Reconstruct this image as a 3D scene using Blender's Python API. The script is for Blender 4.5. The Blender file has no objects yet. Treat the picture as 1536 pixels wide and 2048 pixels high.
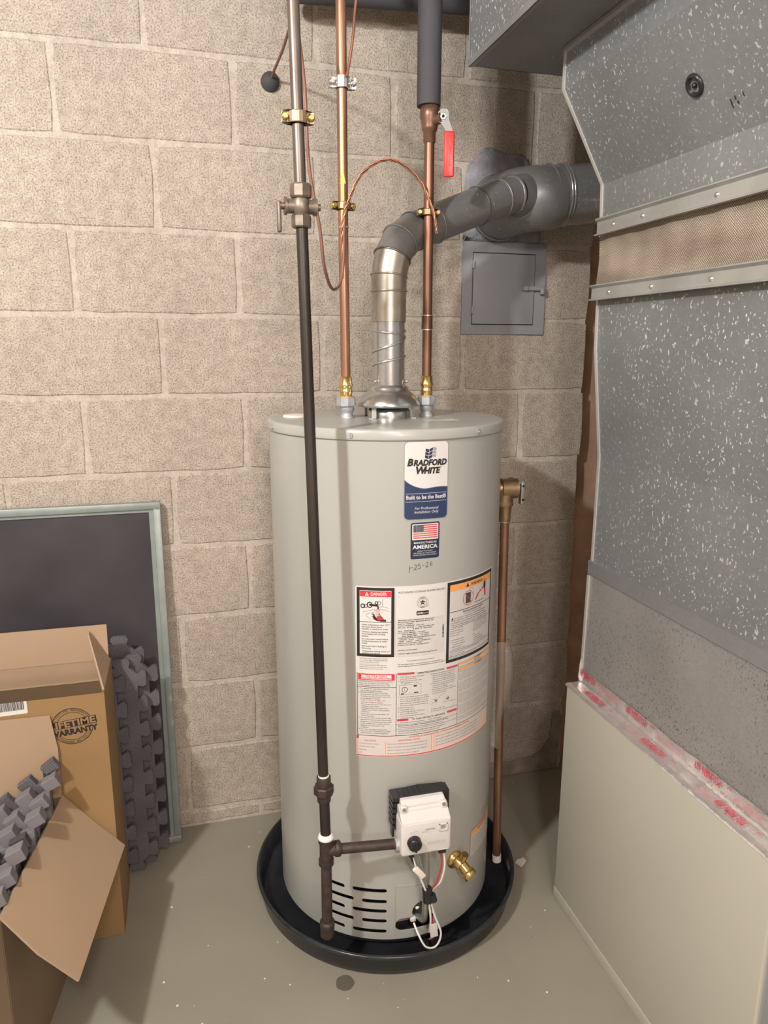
import bpy, bmesh, math, random
from mathutils import Vector, Matrix, noise
random.seed(7)
SC = bpy.context.scene
COL = SC.collection
PI = math.pi

# ---------------------------------------------------------------- camera
YAW, PIT, ROL, FPX = 0.2695, -0.2211, 0.0031, 1461.75
fw = Vector((math.sin(YAW)*math.cos(PIT), math.cos(YAW)*math.cos(PIT), math.sin(PIT)))
rt = Vector((math.cos(YAW), -math.sin(YAW), 0)); up = rt.cross(fw)
rx = rt*math.cos(ROL)+up*math.sin(ROL); ux = up*math.cos(ROL)-rt*math.sin(ROL)
cd = bpy.data.cameras.new('camera'); cam = bpy.data.objects.new('camera', cd); COL.objects.link(cam)
cam.matrix_world = Matrix(((rx.x, ux.x, -fw.x, 0.239), (rx.y, ux.y, -fw.y, -2.0028), (rx.z, ux.z, -fw.z, 1.3945), (0, 0, 0, 1)))
cd.sensor_fit = 'VERTICAL'; cd.sensor_height = 36; cd.lens = 36*FPX/2048; cd.clip_start = .02
SC.camera = cam

# ---------------------------------------------------------------- world, lights, exposure
w = bpy.data.worlds.new('world'); SC.world = w; w.use_nodes = True
w.node_tree.nodes['Background'].inputs[0].default_value = (.55, .55, .6, 1)
w.node_tree.nodes['Background'].inputs[1].default_value = .05
SC.view_settings.view_transform = 'Standard'; SC.view_settings.look = 'None'
SC.view_settings.gamma = 1; SC.view_settings.use_curve_mapping = False
SC.view_settings.exposure = 0.28

def lamp(name, loc, power, col, rad):
    l = bpy.data.lights.new(name, 'POINT'); l.energy = power; l.color = col; l.shadow_soft_size = rad
    o = bpy.data.objects.new(name, l); COL.objects.link(o); o.location = loc
lamp('bare_bulb_light', (-.72, -1.72, 2.34), 132, (1, .985, .955), .055)
lamp('basement_bulb_light', (.28, -2.7, 2.25), 60, (1, .90, .85), .12)
lamp('far_fill_light', (.55, -4.2, 2.0), 75, (1, .88, .83), .12)  # added fill behind the view to lift the dim right side, no known bulb

# ---------------------------------------------------------------- materials
def mat(name, col, rough=.6, metal=0, noise_s=0, noise_a=0, bump_s=0, bump_d=.3, bump_dist=.002, spec=.5, trans=0, alpha=1, detail=4, coat=0, col2=None, stretch=None):
    m = bpy.data.materials.new(name); m.use_nodes = True
    nt = m.node_tree; b = nt.nodes['Principled BSDF']; L = nt.links
    b.inputs['Base Color'].default_value = (*col, 1); b.inputs['Roughness'].default_value = rough
    b.inputs['Metallic'].default_value = metal; b.inputs['Specular IOR Level'].default_value = spec
    b.inputs['Transmission Weight'].default_value = trans; b.inputs['Alpha'].default_value = alpha
    b.inputs['Coat Weight'].default_value = coat
    tc = nt.nodes.new('ShaderNodeTexCoord'); src = tc.outputs['Object']
    if stretch:
        mp = nt.nodes.new('ShaderNodeMapping'); mp.inputs['Scale'].default_value = stretch
        L.new(src, mp.inputs[0]); src = mp.outputs[0]
    if noise_s:
        n = nt.nodes.new('ShaderNodeTexNoise'); n.inputs['Scale'].default_value = noise_s; n.inputs['Detail'].default_value = detail
        L.new(src, n.inputs['Vector'])
        r = nt.nodes.new('ShaderNodeValToRGB')
        c1 = tuple(c*(1-noise_a) for c in col); c2 = col2 if col2 else tuple(min(1, c*(1+noise_a)) for c in col)
        r.color_ramp.elements[0].position = .3; r.color_ramp.elements[1].position = .7
        r.color_ramp.elements[0].color = (*c1, 1); r.color_ramp.elements[1].color = (*c2, 1)
        L.new(n.outputs[0], r.inputs[0]); L.new(r.outputs[0], b.inputs['Base Color'])
    if bump_s:
        n2 = nt.nodes.new('ShaderNodeTexNoise'); n2.inputs['Scale'].default_value = bump_s; n2.inputs['Detail'].default_value = 5
        bp = nt.nodes.new('ShaderNodeBump'); bp.inputs['Strength'].default_value = bump_d; bp.inputs['Distance'].default_value = bump_dist
        L.new(src, n2.inputs['Vector']); L.new(n2.outputs[0], bp.inputs['Height']); L.new(bp.outputs[0], b.inputs['Normal'])
    return m

def nd(nt, t, **k):
    n = nt.nodes.new(t)
    for a, v in k.items():
        if a.startswith('i_'): n.inputs[a[2:].replace('_', ' ')].default_value = v
        else: setattr(n, a, v)
    return n

def ramp(nt, src, stops):
    r = nt.nodes.new('ShaderNodeValToRGB'); e = r.color_ramp.elements
    while len(e) < len(stops): e.new(.5)
    for i, (p, c) in enumerate(stops):
        e[i].position = p; e[i].color = (*c, 1) if len(c) == 3 else c
    nt.links.new(src, r.inputs[0]); return r.outputs[0]

def block_mat(name, col, rough_pits=True):
    m = mat(name, col, .92, spec=.25); nt = m.node_tree; L = nt.links; b = nt.nodes['Principled BSDF']
    tc = [n for n in nt.nodes if n.type == 'TEX_COORD'][0].outputs['Object']
    big = nd(nt, 'ShaderNodeTexNoise', i_Scale=3.1, i_Detail=5.0); L.new(tc, big.inputs['Vector'])
    base = ramp(nt, big.outputs[0], [(.3, tuple(c*.90 for c in col)), (.7, tuple(c*1.07 for c in col))])
    fine = nd(nt, 'ShaderNodeTexNoise', i_Scale=260.0, i_Detail=3.0, i_Roughness=.62); L.new(tc, fine.inputs['Vector'])
    fr = ramp(nt, fine.outputs[0], [(.36, (.45, .43, .41)), (.49, (.98, .98, .98)), (.66, (1.22, 1.22, 1.22))])
    mx = nd(nt, 'ShaderNodeMixRGB', blend_type='MULTIPLY'); mx.inputs[0].default_value = .8 if rough_pits else .3
    mid = nd(nt, 'ShaderNodeTexNoise', i_Scale=38.0, i_Detail=4.0, i_Roughness=.6); L.new(tc, mid.inputs['Vector'])
    mr = ramp(nt, mid.outputs[0], [(.34, (.86, .85, .84)), (.62, (1.07, 1.07, 1.07))])
    m0 = nd(nt, 'ShaderNodeMixRGB', blend_type='MULTIPLY'); m0.inputs[0].default_value = 1; L.new(base, m0.inputs[1]); L.new(mr, m0.inputs[2])
    L.new(m0.outputs[0], mx.inputs[1]); L.new(fr, mx.inputs[2])
    st = nd(nt, 'ShaderNodeTexNoise', i_Scale=9.0, i_Detail=6.0, i_Roughness=.7); L.new(tc, st.inputs['Vector'])
    sf = ramp(nt, st.outputs[0], [(.66, (0, 0, 0)), (.76, (.5, .5, .5))])
    m2 = nd(nt, 'ShaderNodeMixRGB', blend_type='MIX'); L.new(sf, m2.inputs[0]); L.new(mx.outputs[0], m2.inputs[1])
    m2.inputs[2].default_value = (col[0]*.72, col[1]*.66, col[2]*.55, 1)
    L.new(m2.outputs[0], b.inputs['Base Color'])
    bp = nd(nt, 'ShaderNodeBump', i_Strength=1.0 if rough_pits else .3, i_Distance=.0032)
    L.new(fine.outputs[0], bp.inputs['Height']); L.new(bp.outputs[0], b.inputs['Normal'])
    return m

def galv_mat(name, col=(.36, .37, .38), fleck=.5, rough=.42, metal=.55, speck_scale=95, dark_specks=False):
    m = mat(name, col, rough, metal); nt = m.node_tree; L = nt.links; b = nt.nodes['Principled BSDF']
    tc = [n for n in nt.nodes if n.type == 'TEX_COORD'][0].outputs['Object']
    n1 = nd(nt, 'ShaderNodeTexNoise', i_Scale=4.0, i_Detail=5.0); L.new(tc, n1.inputs['Vector'])
    base = ramp(nt, n1.outputs[0], [(.3, tuple(c*.86 for c in col)), (.7, tuple(c*1.12 for c in col))])
    # spangle crystals
    v = nd(nt, 'ShaderNodeTexVoronoi', i_Scale=160.0); L.new(tc, v.inputs['Vector'])
    g = nd(nt, 'ShaderNodeRGBToBW'); L.new(v.outputs['Color'], g.inputs[0])
    gr = ramp(nt, g.outputs[0], [(.2, (.95, .95, .95)), (.8, (1.05, 1.05, 1.05))])
    mx = nd(nt, 'ShaderNodeMixRGB', blend_type='MULTIPLY'); mx.inputs[0].default_value = .7
    L.new(base, mx.inputs[1]); L.new(gr, mx.inputs[2])
    # irregular flecks: pale, or dark corrosion
    mp = nd(nt, 'ShaderNodeMapping'); mp.inputs['Scale'].default_value = (1, .9, .62)
    mp.inputs['Rotation'].default_value = (.35, .2, 0); L.new(tc, mp.inputs[0])
    n2 = nd(nt, 'ShaderNodeTexNoise', i_Scale=float(speck_scale), i_Detail=1.6, i_Roughness=.55, i_Distortion=.4); L.new(mp.outputs[0], n2.inputs['Vector'])
    th = .75 - .125*fleck
    f = ramp(nt, n2.outputs[0], [(th, (0, 0, 0)), (th+.035, (1, 1, 1))])
    n3 = nd(nt, 'ShaderNodeTexNoise', i_Scale=2.2, i_Detail=2.0); L.new(tc, n3.inputs['Vector'])
    mod = ramp(nt, n3.outputs[0], [(.38, (.35, .35, .35) if not dark_specks else (0, 0, 0)), (.6, (1, 1, 1))])
    mm = nd(nt, 'ShaderNodeMixRGB', blend_type='MULTIPLY'); mm.inputs[0].default_value = 1
    L.new(f, mm.inputs[1]); L.new(mod, mm.inputs[2])
    m2 = nd(nt, 'ShaderNodeMixRGB', blend_type='MIX'); L.new(mm.outputs[0], m2.inputs[0]); L.new(mx.outputs[0], m2.inputs[1])
    m2.inputs[2].default_value = (.05, .045, .04, 1) if dark_specks else (.66, .68, .69, 1)
    L.new(m2.outputs[0], b.inputs['Base Color'])
    bp = nd(nt, 'ShaderNodeBump', i_Strength=.15, i_Distance=.001); L.new(g.outputs[0], bp.inputs['Height'])
    L.new(bp.outputs[0], b.inputs['Normal'])
    return m

def weave_mat(name):
    m = mat(name, (.36, .28, .21), .95, spec=.1); nt = m.node_tree; L = nt.links; b = nt.nodes['Principled BSDF']
    tc = [n for n in nt.nodes if n.type == 'TEX_COORD'][0].outputs['Object']
    outs = []
    for rot in (0.75, -0.75):
        mp = nd(nt, 'ShaderNodeMapping'); mp.inputs['Rotation'].default_value = (rot, 0, 0); L.new(tc, mp.inputs[0])
        wv = nd(nt, 'ShaderNodeTexWave', bands_direction='Y', i_Scale=95.0, i_Distortion=1.5, i_Detail=2.0); L.new(mp.outputs[0], wv.inputs['Vector'])
        outs.append(wv.outputs['Fac'])
    mu = nd(nt, 'ShaderNodeMath', operation='MULTIPLY'); L.new(outs[0], mu.inputs[0]); L.new(outs[1], mu.inputs[1])
    n = nd(nt, 'ShaderNodeTexNoise', i_Scale=7.0, i_Detail=6.0); mp = nd(nt, 'ShaderNodeMapping'); mp.inputs['Scale'].default_value = (1, .6, 3)
    L.new(tc, mp.inputs[0]); L.new(mp.outputs[0], n.inputs['Vector'])
    a = ramp(nt, mu.outputs[0], [(.0, (.16, .13, .105)), (.5, (.50, .43, .355))])
    c = ramp(nt, n.outputs[0], [(.3, (.72, .70, .68)), (.7, (1.15, 1.15, 1.15))])
    mx = nd(nt, 'ShaderNodeMixRGB', blend_type='MULTIPLY'); mx.inputs[0].default_value = 1
    L.new(a, mx.inputs[1]); L.new(c, mx.inputs[2]); L.new(mx.outputs[0], b.inputs['Base Color'])
    bp = nd(nt, 'ShaderNodeBump', i_Strength=.6, i_Distance=.001); L.new(mu.outputs[0], bp.inputs['Height']); L.new(bp.outputs[0], b.inputs['Normal'])
    return m

def foam_mat(name, col):
    m = mat(name, col, .8, spec=.3); nt = m.node_tree; L = nt.links; b = nt.nodes['Principled BSDF']
    tc = [n for n in nt.nodes if n.type == 'TEX_COORD'][0].outputs['Object']
    mp = nd(nt, 'ShaderNodeMapping'); mp.inputs['Rotation'].default_value = (0, .6, 0); L.new(tc, mp.inputs[0])
    v = nd(nt, 'ShaderNodeTexVoronoi', i_Scale=190.0, i_Randomness=.15); L.new(mp.outputs[0], v.inputs['Vector'])
    c = ramp(nt, v.outputs['Distance'], [(.12, tuple(x*1.55 for x in col)), (.5, tuple(x*.85 for x in col))])
    L.new(c, b.inputs['Base Color'])
    bp = nd(nt, 'ShaderNodeBump', i_Strength=.5, i_Distance=.001, invert=True); L.new(v.outputs['Distance'], bp.inputs['Height']); L.new(bp.outputs[0], b.inputs['Normal'])
    return m

M = dict(
    block=block_mat('concrete_block', (.475, .425, .365)),
    mortar=block_mat('mortar', (.485, .44, .385), False),
    paintedwall=mat('brown_parging', (.40, .265, .19), .85, noise_s=9, noise_a=.25, bump_s=30, bump_d=.3, detail=8),
    plain=mat('plain_concrete', (.55, .50, .45), .9, noise_s=6, noise_a=.1),
    ceil=mat('joist_wood', (.33, .25, .17), .85, noise_s=6, noise_a=.15),
    greymortar=mat('grey_mortar_patch', (.25, .25, .285), .75, noise_s=30, noise_a=.28, bump_s=60, bump_d=.8, bump_dist=.006),
    lowmortar=mat('dark_mortar_smear', (.27, .235, .20), .9, noise_s=18, noise_a=.3, bump_s=80, bump_d=.5),
    graypaint=mat('grey_painted_steel', (.25, .265, .285), .5, noise_s=8, noise_a=.06),
    graydark=mat('dark_gap', (.03, .03, .03), .8),
    jacket=mat('pale_grey_enamel', (.385, .395, .375), .30, noise_s=3, noise_a=.015, coat=.15),
    white=mat('white_plastic', (.66, .655, .65), .35),
    offwhite=mat('off_white_plastic', (.75, .72, .66), .45),
    blackp=mat('black_plastic', (.018, .018, .02), .3),
    pan=mat('black_pan_plastic', (.024, .026, .032), .22, noise_s=20, noise_a=.3, bump_s=12, bump_d=.08, bump_dist=.004),
    dark=mat('dark_part_shade', (.012, .012, .012), .9),  # near-black for dark parts and for shade painted inside openings
    black=mat('label_black', (.02, .02, .02), .5),
    ink=mat('label_ink', (.07, .065, .06), .6),
    paper=mat('label_white', (.66, .655, .65), .35),
    paper2=mat('label_off_white', (.60, .595, .585), .35),
    red=mat('label_red', (.62, .045, .05), .4),
    tapered=mat('tape_red_ink', (.52, .06, .09), .4),
    leverplate=mat('lever_plate', (.26, .27, .26), .5, .2),
    valvebrown=mat('aged_valve_brass', (.20, .115, .08), .4, .65, noise_s=40, noise_a=.3),
    pink=mat('label_pink', (.78, .56, .50), .4),
    orange=mat('label_orange', (.85, .38, .12), .4),
    navy=mat('label_navy', (.026, .045, .115), .35),
    navy2=mat('label_dark_navy', (.02, .03, .07), .35),
    labelgrey=mat('label_grey', (.30, .32, .33), .4),
    copper=mat('copper', (.35, .195, .125), .36, .75, noise_s=22, noise_a=.28, stretch=(1, 1, .25)),
    copperd=mat('aged_copper', (.23, .12, .08), .42, .75, noise_s=18, noise_a=.3, stretch=(1, 1, .3)),
    copperw=mat('bright_copper_wire', (.50, .24, .15), .36, .75),
    brownw=mat('brown_wire', (.22, .10, .07), .5),
    solder=mat('solder', (.62, .60, .58), .35, .7),
    brass=mat('brass', (.70, .50, .20), .25, .95, noise_s=30, noise_a=.15),
    brassd=mat('dull_brass', (.33, .23, .13), .42, .8, noise_s=40, noise_a=.3),
    bronze=mat('bronze_clamp', (.42, .33, .22), .45, .7, noise_s=60, noise_a=.35),
    zinc=mat('zinc_fitting', (.42, .45, .48), .5, .5, noise_s=60, noise_a=.2),
    iron=mat('black_iron', (.038, .030, .026), .42, .35, noise_s=14, noise_a=.4, stretch=(1, 1, .2), bump_s=160, bump_d=.15),
    irontop=mat('worn_steel_pipe', (.15, .125, .11), .38, .6, noise_s=20, noise_a=.3, stretch=(1, 1, .3)),
    ironfit=mat('cast_iron_fitting', (.055, .040, .036), .55, .3, noise_s=60, noise_a=.3, bump_s=120, bump_d=.3),
    valvegrey=mat('gas_cock_metal', (.20, .165, .135), .45, .6, noise_s=50, noise_a=.3),
    tape=mat('thread_tape', (.80, .80, .78), .6, bump_s=200, bump_d=.6),
    insul=mat('dark_foam_insulation', (.055, .055, .062), .75, noise_s=12, noise_a=.15),
    redlever=mat('red_vinyl', (.62, .035, .035), .32),
    yellow=mat('yellow_paint', (.78, .62, .12), .5),
    steel=mat('bright_steel', (.62, .62, .60), .28, .9),
    vent=galv_mat('vent_galvanised', (.52, .53, .53), .9, .25, .85, 260),
    venttin=mat('aged_tin', (.42, .39, .33), .33, .85, noise_s=14, noise_a=.3, col2=(.62, .57, .48)),
    flue=galv_mat('dull_flue_galvanised', (.23, .235, .235), .25, .38, .45, 140),
    flueb=galv_mat('flue_galvanised', (.36, .37, .375), .9, .24, .6, 190),
    galv=galv_mat('duct_galvanised', (.225, .24, .25), .95, .45, .35, 185),
    galvd=galv_mat('duct_underside_galvanised', (.23, .235, .25), .1, .5, .35),
    galvl=galv_mat('plain_galvanised', (.30, .31, .32), .0, .42, .5),
    galvr=galv_mat('rusting_galvanised', (.30, .295, .29), 1.15, .5, .3, 330, True),
    rail=mat('rail_galvanised', (.42, .43, .42), .42, .55, noise_s=12, noise_a=.14),
    canvas=weave_mat('woven_canvas'),
    cabinet=mat('beige_enamel', (.43, .425, .365), .42, noise_s=4, noise_a=.02),
    foil=mat('foil_tape', (.74, .70, .70), .2, .75, noise_s=30, noise_a=.1, bump_s=26, bump_d=.7, bump_dist=.006),
    cream=mat('bright_zinc_edge', (.60, .60, .57), .4, .5),
    alu=mat('green_grey_aluminium', (.27, .32, .31), .4, .35, noise_s=20, noise_a=.1),
    screen=mat('dark_glass_panel', (.048, .045, .052), .32, noise_s=5, noise_a=.3),
    card=mat('brown_cardboard', (.28, .175, .075), .75, noise_s=5, noise_a=.06),
    cardin=mat('kraft_cardboard', (.37, .265, .175), .8, noise_s=5, noise_a=.05),
    carddull=mat('dull_cardboard', (.21, .15, .095), .85, noise_s=5, noise_a=.06),
    foam=foam_mat('grey_foam', (.105, .102, .115)),
    foamplain=mat('smooth_grey_foam', (.165, .16, .175), .75, bump_s=300, bump_d=.1),
    foamdark=mat('charcoal_foam', (.05, .05, .056), .8),
    wirewhite=mat('white_wire', (.78, .76, .72), .4),
    wirered=mat('red_wire', (.45, .05, .04), .4),
    tubegrey=mat('aluminium_tube', (.48, .48, .46), .35, .8),
    debris=mat('white_chips', (.75, .73, .68), .8),
    spot=mat('dark_spot', (.10, .09, .075), .7),
)
def floor_mat():
    col = (.26, .25, .205)
    m = mat('painted_concrete_floor', col, .5, spec=.4); nt = m.node_tree; L = nt.links; b = nt.nodes['Principled BSDF']
    tc = [n for n in nt.nodes if n.type == 'TEX_COORD'][0].outputs['Object']
    n1 = nd(nt, 'ShaderNodeTexNoise', i_Scale=2.6, i_Detail=8.0); L.new(tc, n1.inputs['Vector'])
    base = ramp(nt, n1.outputs[0], [(.3, tuple(c*.9 for c in col)), (.7, tuple(c*1.1 for c in col))])
    n2 = nd(nt, 'ShaderNodeTexNoise', i_Scale=55.0, i_Detail=2.0, i_Roughness=.4); L.new(tc, n2.inputs['Vector'])
    f = ramp(nt, n2.outputs[0], [(.76, (0, 0, 0)), (.775, (1, 1, 1))])
    m2 = nd(nt, 'ShaderNodeMixRGB', blend_type='MIX'); L.new(f, m2.inputs[0]); L.new(base, m2.inputs[1]); m2.inputs[2].default_value = (.6, .58, .52, 1)
    n3 = nd(nt, 'ShaderNodeTexNoise', i_Scale=30.0, i_Detail=2.0); L.new(tc, n3.inputs['Vector'])
    f3 = ramp(nt, n3.outputs[0], [(.755, (0, 0, 0)), (.77, (1, 1, 1))])
    m3 = nd(nt, 'ShaderNodeMixRGB', blend_type='MIX'); L.new(f3, m3.inputs[0]); L.new(m2.outputs[0], m3.inputs[1]); m3.inputs[2].default_value = (.07, .06, .05, 1)
    L.new(m3.outputs[0], b.inputs['Base Color'])
    bp = nd(nt, 'ShaderNodeBump', i_Strength=.12, i_Distance=.004); L.new(n1.outputs[0], bp.inputs['Height']); L.new(bp.outputs[0], b.inputs['Normal'])
    return m
M['floor'] = floor_mat()
def clear_mat():
    m = bpy.data.materials.new('clear_plastic_film'); m.use_nodes = True; nt = m.node_tree
    out = [n for n in nt.nodes if n.type == 'OUTPUT_MATERIAL'][0]
    g = nt.nodes.new('ShaderNodeBsdfGlossy'); g.inputs['Roughness'].default_value = .12
    d = nt.nodes.new('ShaderNodeBsdfDiffuse'); d.inputs[0].default_value = (.75, .68, .62, 1)
    t = nt.nodes.new('ShaderNodeBsdfTransparent'); t.inputs[0].default_value = (.93, .92, .9, 1)
    a = nt.nodes.new('ShaderNodeMixShader'); a.inputs[0].default_value = .6
    nt.links.new(g.outputs[0], a.inputs[1]); nt.links.new(d.outputs[0], a.inputs[2])
    b = nt.nodes.new('ShaderNodeMixShader'); b.inputs[0].default_value = .26
    nt.links.new(t.outputs[0], b.inputs[1]); nt.links.new(a.outputs[0], b.inputs[2]); nt.links.new(b.outputs[0], out.inputs[0])
    return m
M['film'] = clear_mat()

# ---------------------------------------------------------------- mesh builder
class MB:
    def __init__(s): s.v = []; s.f = []; s.m = []; s.sm = []; s.mats = []
    def mi(s, m):
        if m not in s.mats: s.mats.append(m)
        return s.mats.index(m)
    def add(s, vs, fs, m, smooth=False):
        o = len(s.v); s.v += [tuple(v) for v in vs]; k = s.mi(m)
        for f in fs: s.f.append([o+i for i in f]); s.m.append(k); s.sm.append(smooth)
    def box(s, a, b, m, T=None):
        x0, y0, z0 = a; x1, y1, z1 = b
        vs = [Vector(p) for p in ((x0,y0,z0),(x1,y0,z0),(x1,y1,z0),(x0,y1,z0),(x0,y0,z1),(x1,y0,z1),(x1,y1,z1),(x0,y1,z1))]
        if T: vs = [T @ v for v in vs]
        s.add(vs, [(0,3,2,1),(4,5,6,7),(0,1,5,4),(1,2,6,5),(2,3,7,6),(3,0,4,7)], m)
    def bbox(s, a, b, m, r=.003, T=None, n=3):
        bm = bmesh.new(); bmesh.ops.create_cube(bm, size=1)
        for v in bm.verts:
            v.co = Vector([a[i]+(v.co[i]+.5)*(b[i]-a[i]) for i in range(3)])
        bmesh.ops.bevel(bm, geom=list(bm.edges), offset=r, segments=n, profile=.5, affect='EDGES')
        if T: bmesh.ops.transform(bm, matrix=T, verts=bm.verts)
        s.bm(bm, m, True)
    def bm(s, bm, m, smooth=False):
        bm.verts.ensure_lookup_table(); bm.verts.index_update()
        s.add([v.co.copy() for v in bm.verts], [[v.index for v in f.verts] for f in bm.faces], m, smooth); bm.free()
    def ring(s, c, ax, r, seg, ref=None):
        ax = Vector(ax).normalized()
        ref = ref or (Vector((0,0,1)) if abs(ax.z) < .9 else Vector((0,1,0)))
        a = ax.cross(ref).normalized(); b = ax.cross(a)
        return [Vector(c)+a*math.cos(2*PI*i/seg)*r+b*math.sin(2*PI*i/seg)*r for i in range(seg)]
    def cyl(s, p0, p1, r0, m, r1=None, seg=24, caps=True):
        p0 = Vector(p0); p1 = Vector(p1); r1 = r0 if r1 is None else r1
        A = s.ring(p0, p1-p0, r0, seg); B = s.ring(p1, p1-p0, r1, seg)
        s.add(A+B, [(i, (i+1)%seg, seg+(i+1)%seg, seg+i) for i in range(seg)], m, True)
        if caps:
            s.add(A, [tuple(reversed(range(seg)))], m); s.add(B, [tuple(range(seg))], m)
    def tube(s, pts, r, m, seg=10, caps=True, gores=False):
        pts = [Vector(p) for p in pts]; n = len(pts)
        rs = r if isinstance(r, (list, tuple)) else [r]*n
        rings = []; a = None
        for i in range(n):
            t0 = (pts[i]-pts[i-1]).normalized() if i else (pts[1]-pts[0]).normalized()
            t1 = (pts[i+1]-pts[i]).normalized() if i < n-1 else t0
            t = (t0+t1).normalized()
            if a is None: a = t.orthogonal().normalized()
            a = (a - t*a.dot(t)).normalized(); b = t.cross(a)
            k = 1/max(.5, t.dot(t0)) if gores else 1
            bend = (t1-t0); bend = (bend-t*bend.dot(t))
            bn = bend.normalized() if bend.length > 1e-6 else None
            R = []
            for j in range(seg):
                o = a*math.cos(2*PI*j/seg)+b*math.sin(2*PI*j/seg)
                if gores and bn is not None: o = o + bn*o.dot(bn)*(k-1)
                R.append(pts[i]+o*rs[i])
            rings.append(R)
        if gores:
            for i in range(n-1):
                s.add(rings[i]+rings[i+1], [(j, (j+1)%seg, seg+(j+1)%seg, seg+j) for j in range(seg)], m, True)
        else:
            vs = [v for R in rings for v in R]
            s.add(vs, [(i*seg+j, i*seg+(j+1)%seg, (i+1)*seg+(j+1)%seg, (i+1)*seg+j) for i in range(n-1) for j in range(seg)], m, True)
        if caps:
            s.add(rings[0], [tuple(reversed(range(seg)))], m); s.add(rings[-1], [tuple(range(seg))], m)
        return rings
    def lathe(s, prof, org, m, axis=(0,0,1), seg=48, smooth=True, split=False):
        ax = Vector(axis).normalized(); org = Vector(org)
        rings = []
        for r, h in prof: rings.append(s.ring(org+ax*h, ax, max(r, 1e-5), seg))
        if split:
            for i in range(len(prof)-1):
                s.add(rings[i]+rings[i+1], [(j, (j+1)%seg, seg+(j+1)%seg, seg+j) for j in range(seg)], m, smooth)
        else:
            s.add([v for R in rings for v in R], [(i*seg+j, i*seg+(j+1)%seg, (i+1)*seg+(j+1)%seg, (i+1)*seg+j) for i in range(len(prof)-1) for j in range(seg)], m, smooth)
    def prism(s, poly, d0, d1, m, T):
        # poly in local xy, extruded local z from d0 to d1, transformed by T
        n = len(poly)
        vs = [T @ Vector((x, y, d0)) for x, y in poly]+[T @ Vector((x, y, d1)) for x, y in poly]
        s.add(vs, [tuple(reversed(range(n))), tuple(range(n, 2*n))]+[(i, (i+1)%n, n+(i+1)%n, n+i) for i in range(n)], m)
    def hexnut(s, p0, p1, r, m, seg=6): 
        s.lathe_flat([(r*.9, 0), (r, .12), (r, .88), (r*.9, 1)], p0, p1, m, seg)
    def lathe_flat(s, prof, p0, p1, m, seg):
        p0 = Vector(p0); p1 = Vector(p1); L = (p1-p0)
        rings = [s.ring(p0+L*h, L, r, seg) for r, h in prof]
        for i in range(len(rings)-1):
            s.add(rings[i]+rings[i+1], [(j, (j+1)%seg, seg+(j+1)%seg, seg+j) for j in range(seg)], m)
        s.add(rings[0], [tuple(reversed(range(seg)))], m); s.add(rings[-1], [tuple(range(seg))], m)
    def build(s, name, parent=None, fix=True):
        me = bpy.data.meshes.new(name); me.from_pydata(s.v, [], s.f)
        for m in s.mats: me.materials.append(M[m] if isinstance(m, str) else m)
        me.polygons.foreach_set('material_index', s.m); me.polygons.foreach_set('use_smooth', s.sm); me.update()
        if fix:
            bm = bmesh.new(); bm.from_mesh(me); bmesh.ops.recalc_face_normals(bm, faces=bm.faces); bm.to_mesh(me); bm.free()
        o = bpy.data.objects.new(name, me); COL.objects.link(o)
        if parent: o.parent = parent; o.matrix_parent_inverse = parent.matrix_world.inverted()
        return o

def tag(o, label, cat, group=None, kind=None):
    o['label'] = label
    if cat: o['category'] = cat
    if group: o['group'] = group
    if kind: o['kind'] = kind
    return o
def thing(name, label, cat, loc, group=None):
    o = bpy.data.objects.new(name, None); COL.objects.link(o); o.location = loc; o.empty_display_size = .05
    o.matrix_world = Matrix.Translation(loc)
    return tag(o, label, cat, group)
def struct(o): o['kind'] = 'structure'; return o
def frame(o, x, y):   # matrix from origin, local x and y axes
    x = Vector(x).normalized(); y = Vector(y); y = (y-x*y.dot(x)).normalized(); z = x.cross(y); o = Vector(o)
    return Matrix(((x.x, y.x, z.x, o.x), (x.y, y.y, z.y, o.y), (x.z, y.z, z.z, o.z), (0, 0, 0, 1)))
def bez(pts, n=10):   # Catmull-Rom through points
    P = [Vector(p) for p in pts]; P = [P[0]*2-P[1]]+P+[P[-1]*2-P[-2]]; out = []
    for i in range(1, len(P)-2):
        for k in range(n):
            t = k/n; a, b, c, d = P[i-1:i+3]
            out.append(.5*((2*b)+(c-a)*t+(2*a-5*b+4*c-d)*t*t+(3*b-a-3*c+d)*t**3))
    out.append(P[-2]); return out

# ---------------------------------------------------------------- lettering
_tc = {}
def glyphs(body, size=.01, align='LEFT', bold=0, shear=0, sx=1, space=1, line=1, caps=False):
    key = (body, align, bold, shear, space, line)
    if key not in _tc:
        cu = bpy.data.curves.new('t', 'FONT'); cu.body = body; cu.size = 1; cu.align_x = align; cu.resolution_u = 2
        cu.offset = bold; cu.shear = shear; cu.space_character = space; cu.space_line = line; cu.fill_mode = 'FRONT'
        ob = bpy.data.objects.new('t', cu); COL.objects.link(ob); bpy.context.view_layer.update()
        ev = ob.evaluated_get(bpy.context.evaluated_depsgraph_get()); me = ev.to_mesh()
        _tc[key] = ([(v.co.x, v.co.y) for v in me.vertices], [tuple(p.vertices) for p in me.polygons])
        ev.to_mesh_clear(); bpy.data.objects.remove(ob); bpy.data.curves.remove(cu)
    vs, fs = _tc[key]
    return [(x*size*sx, y*size) for x, y in vs], fs

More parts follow.
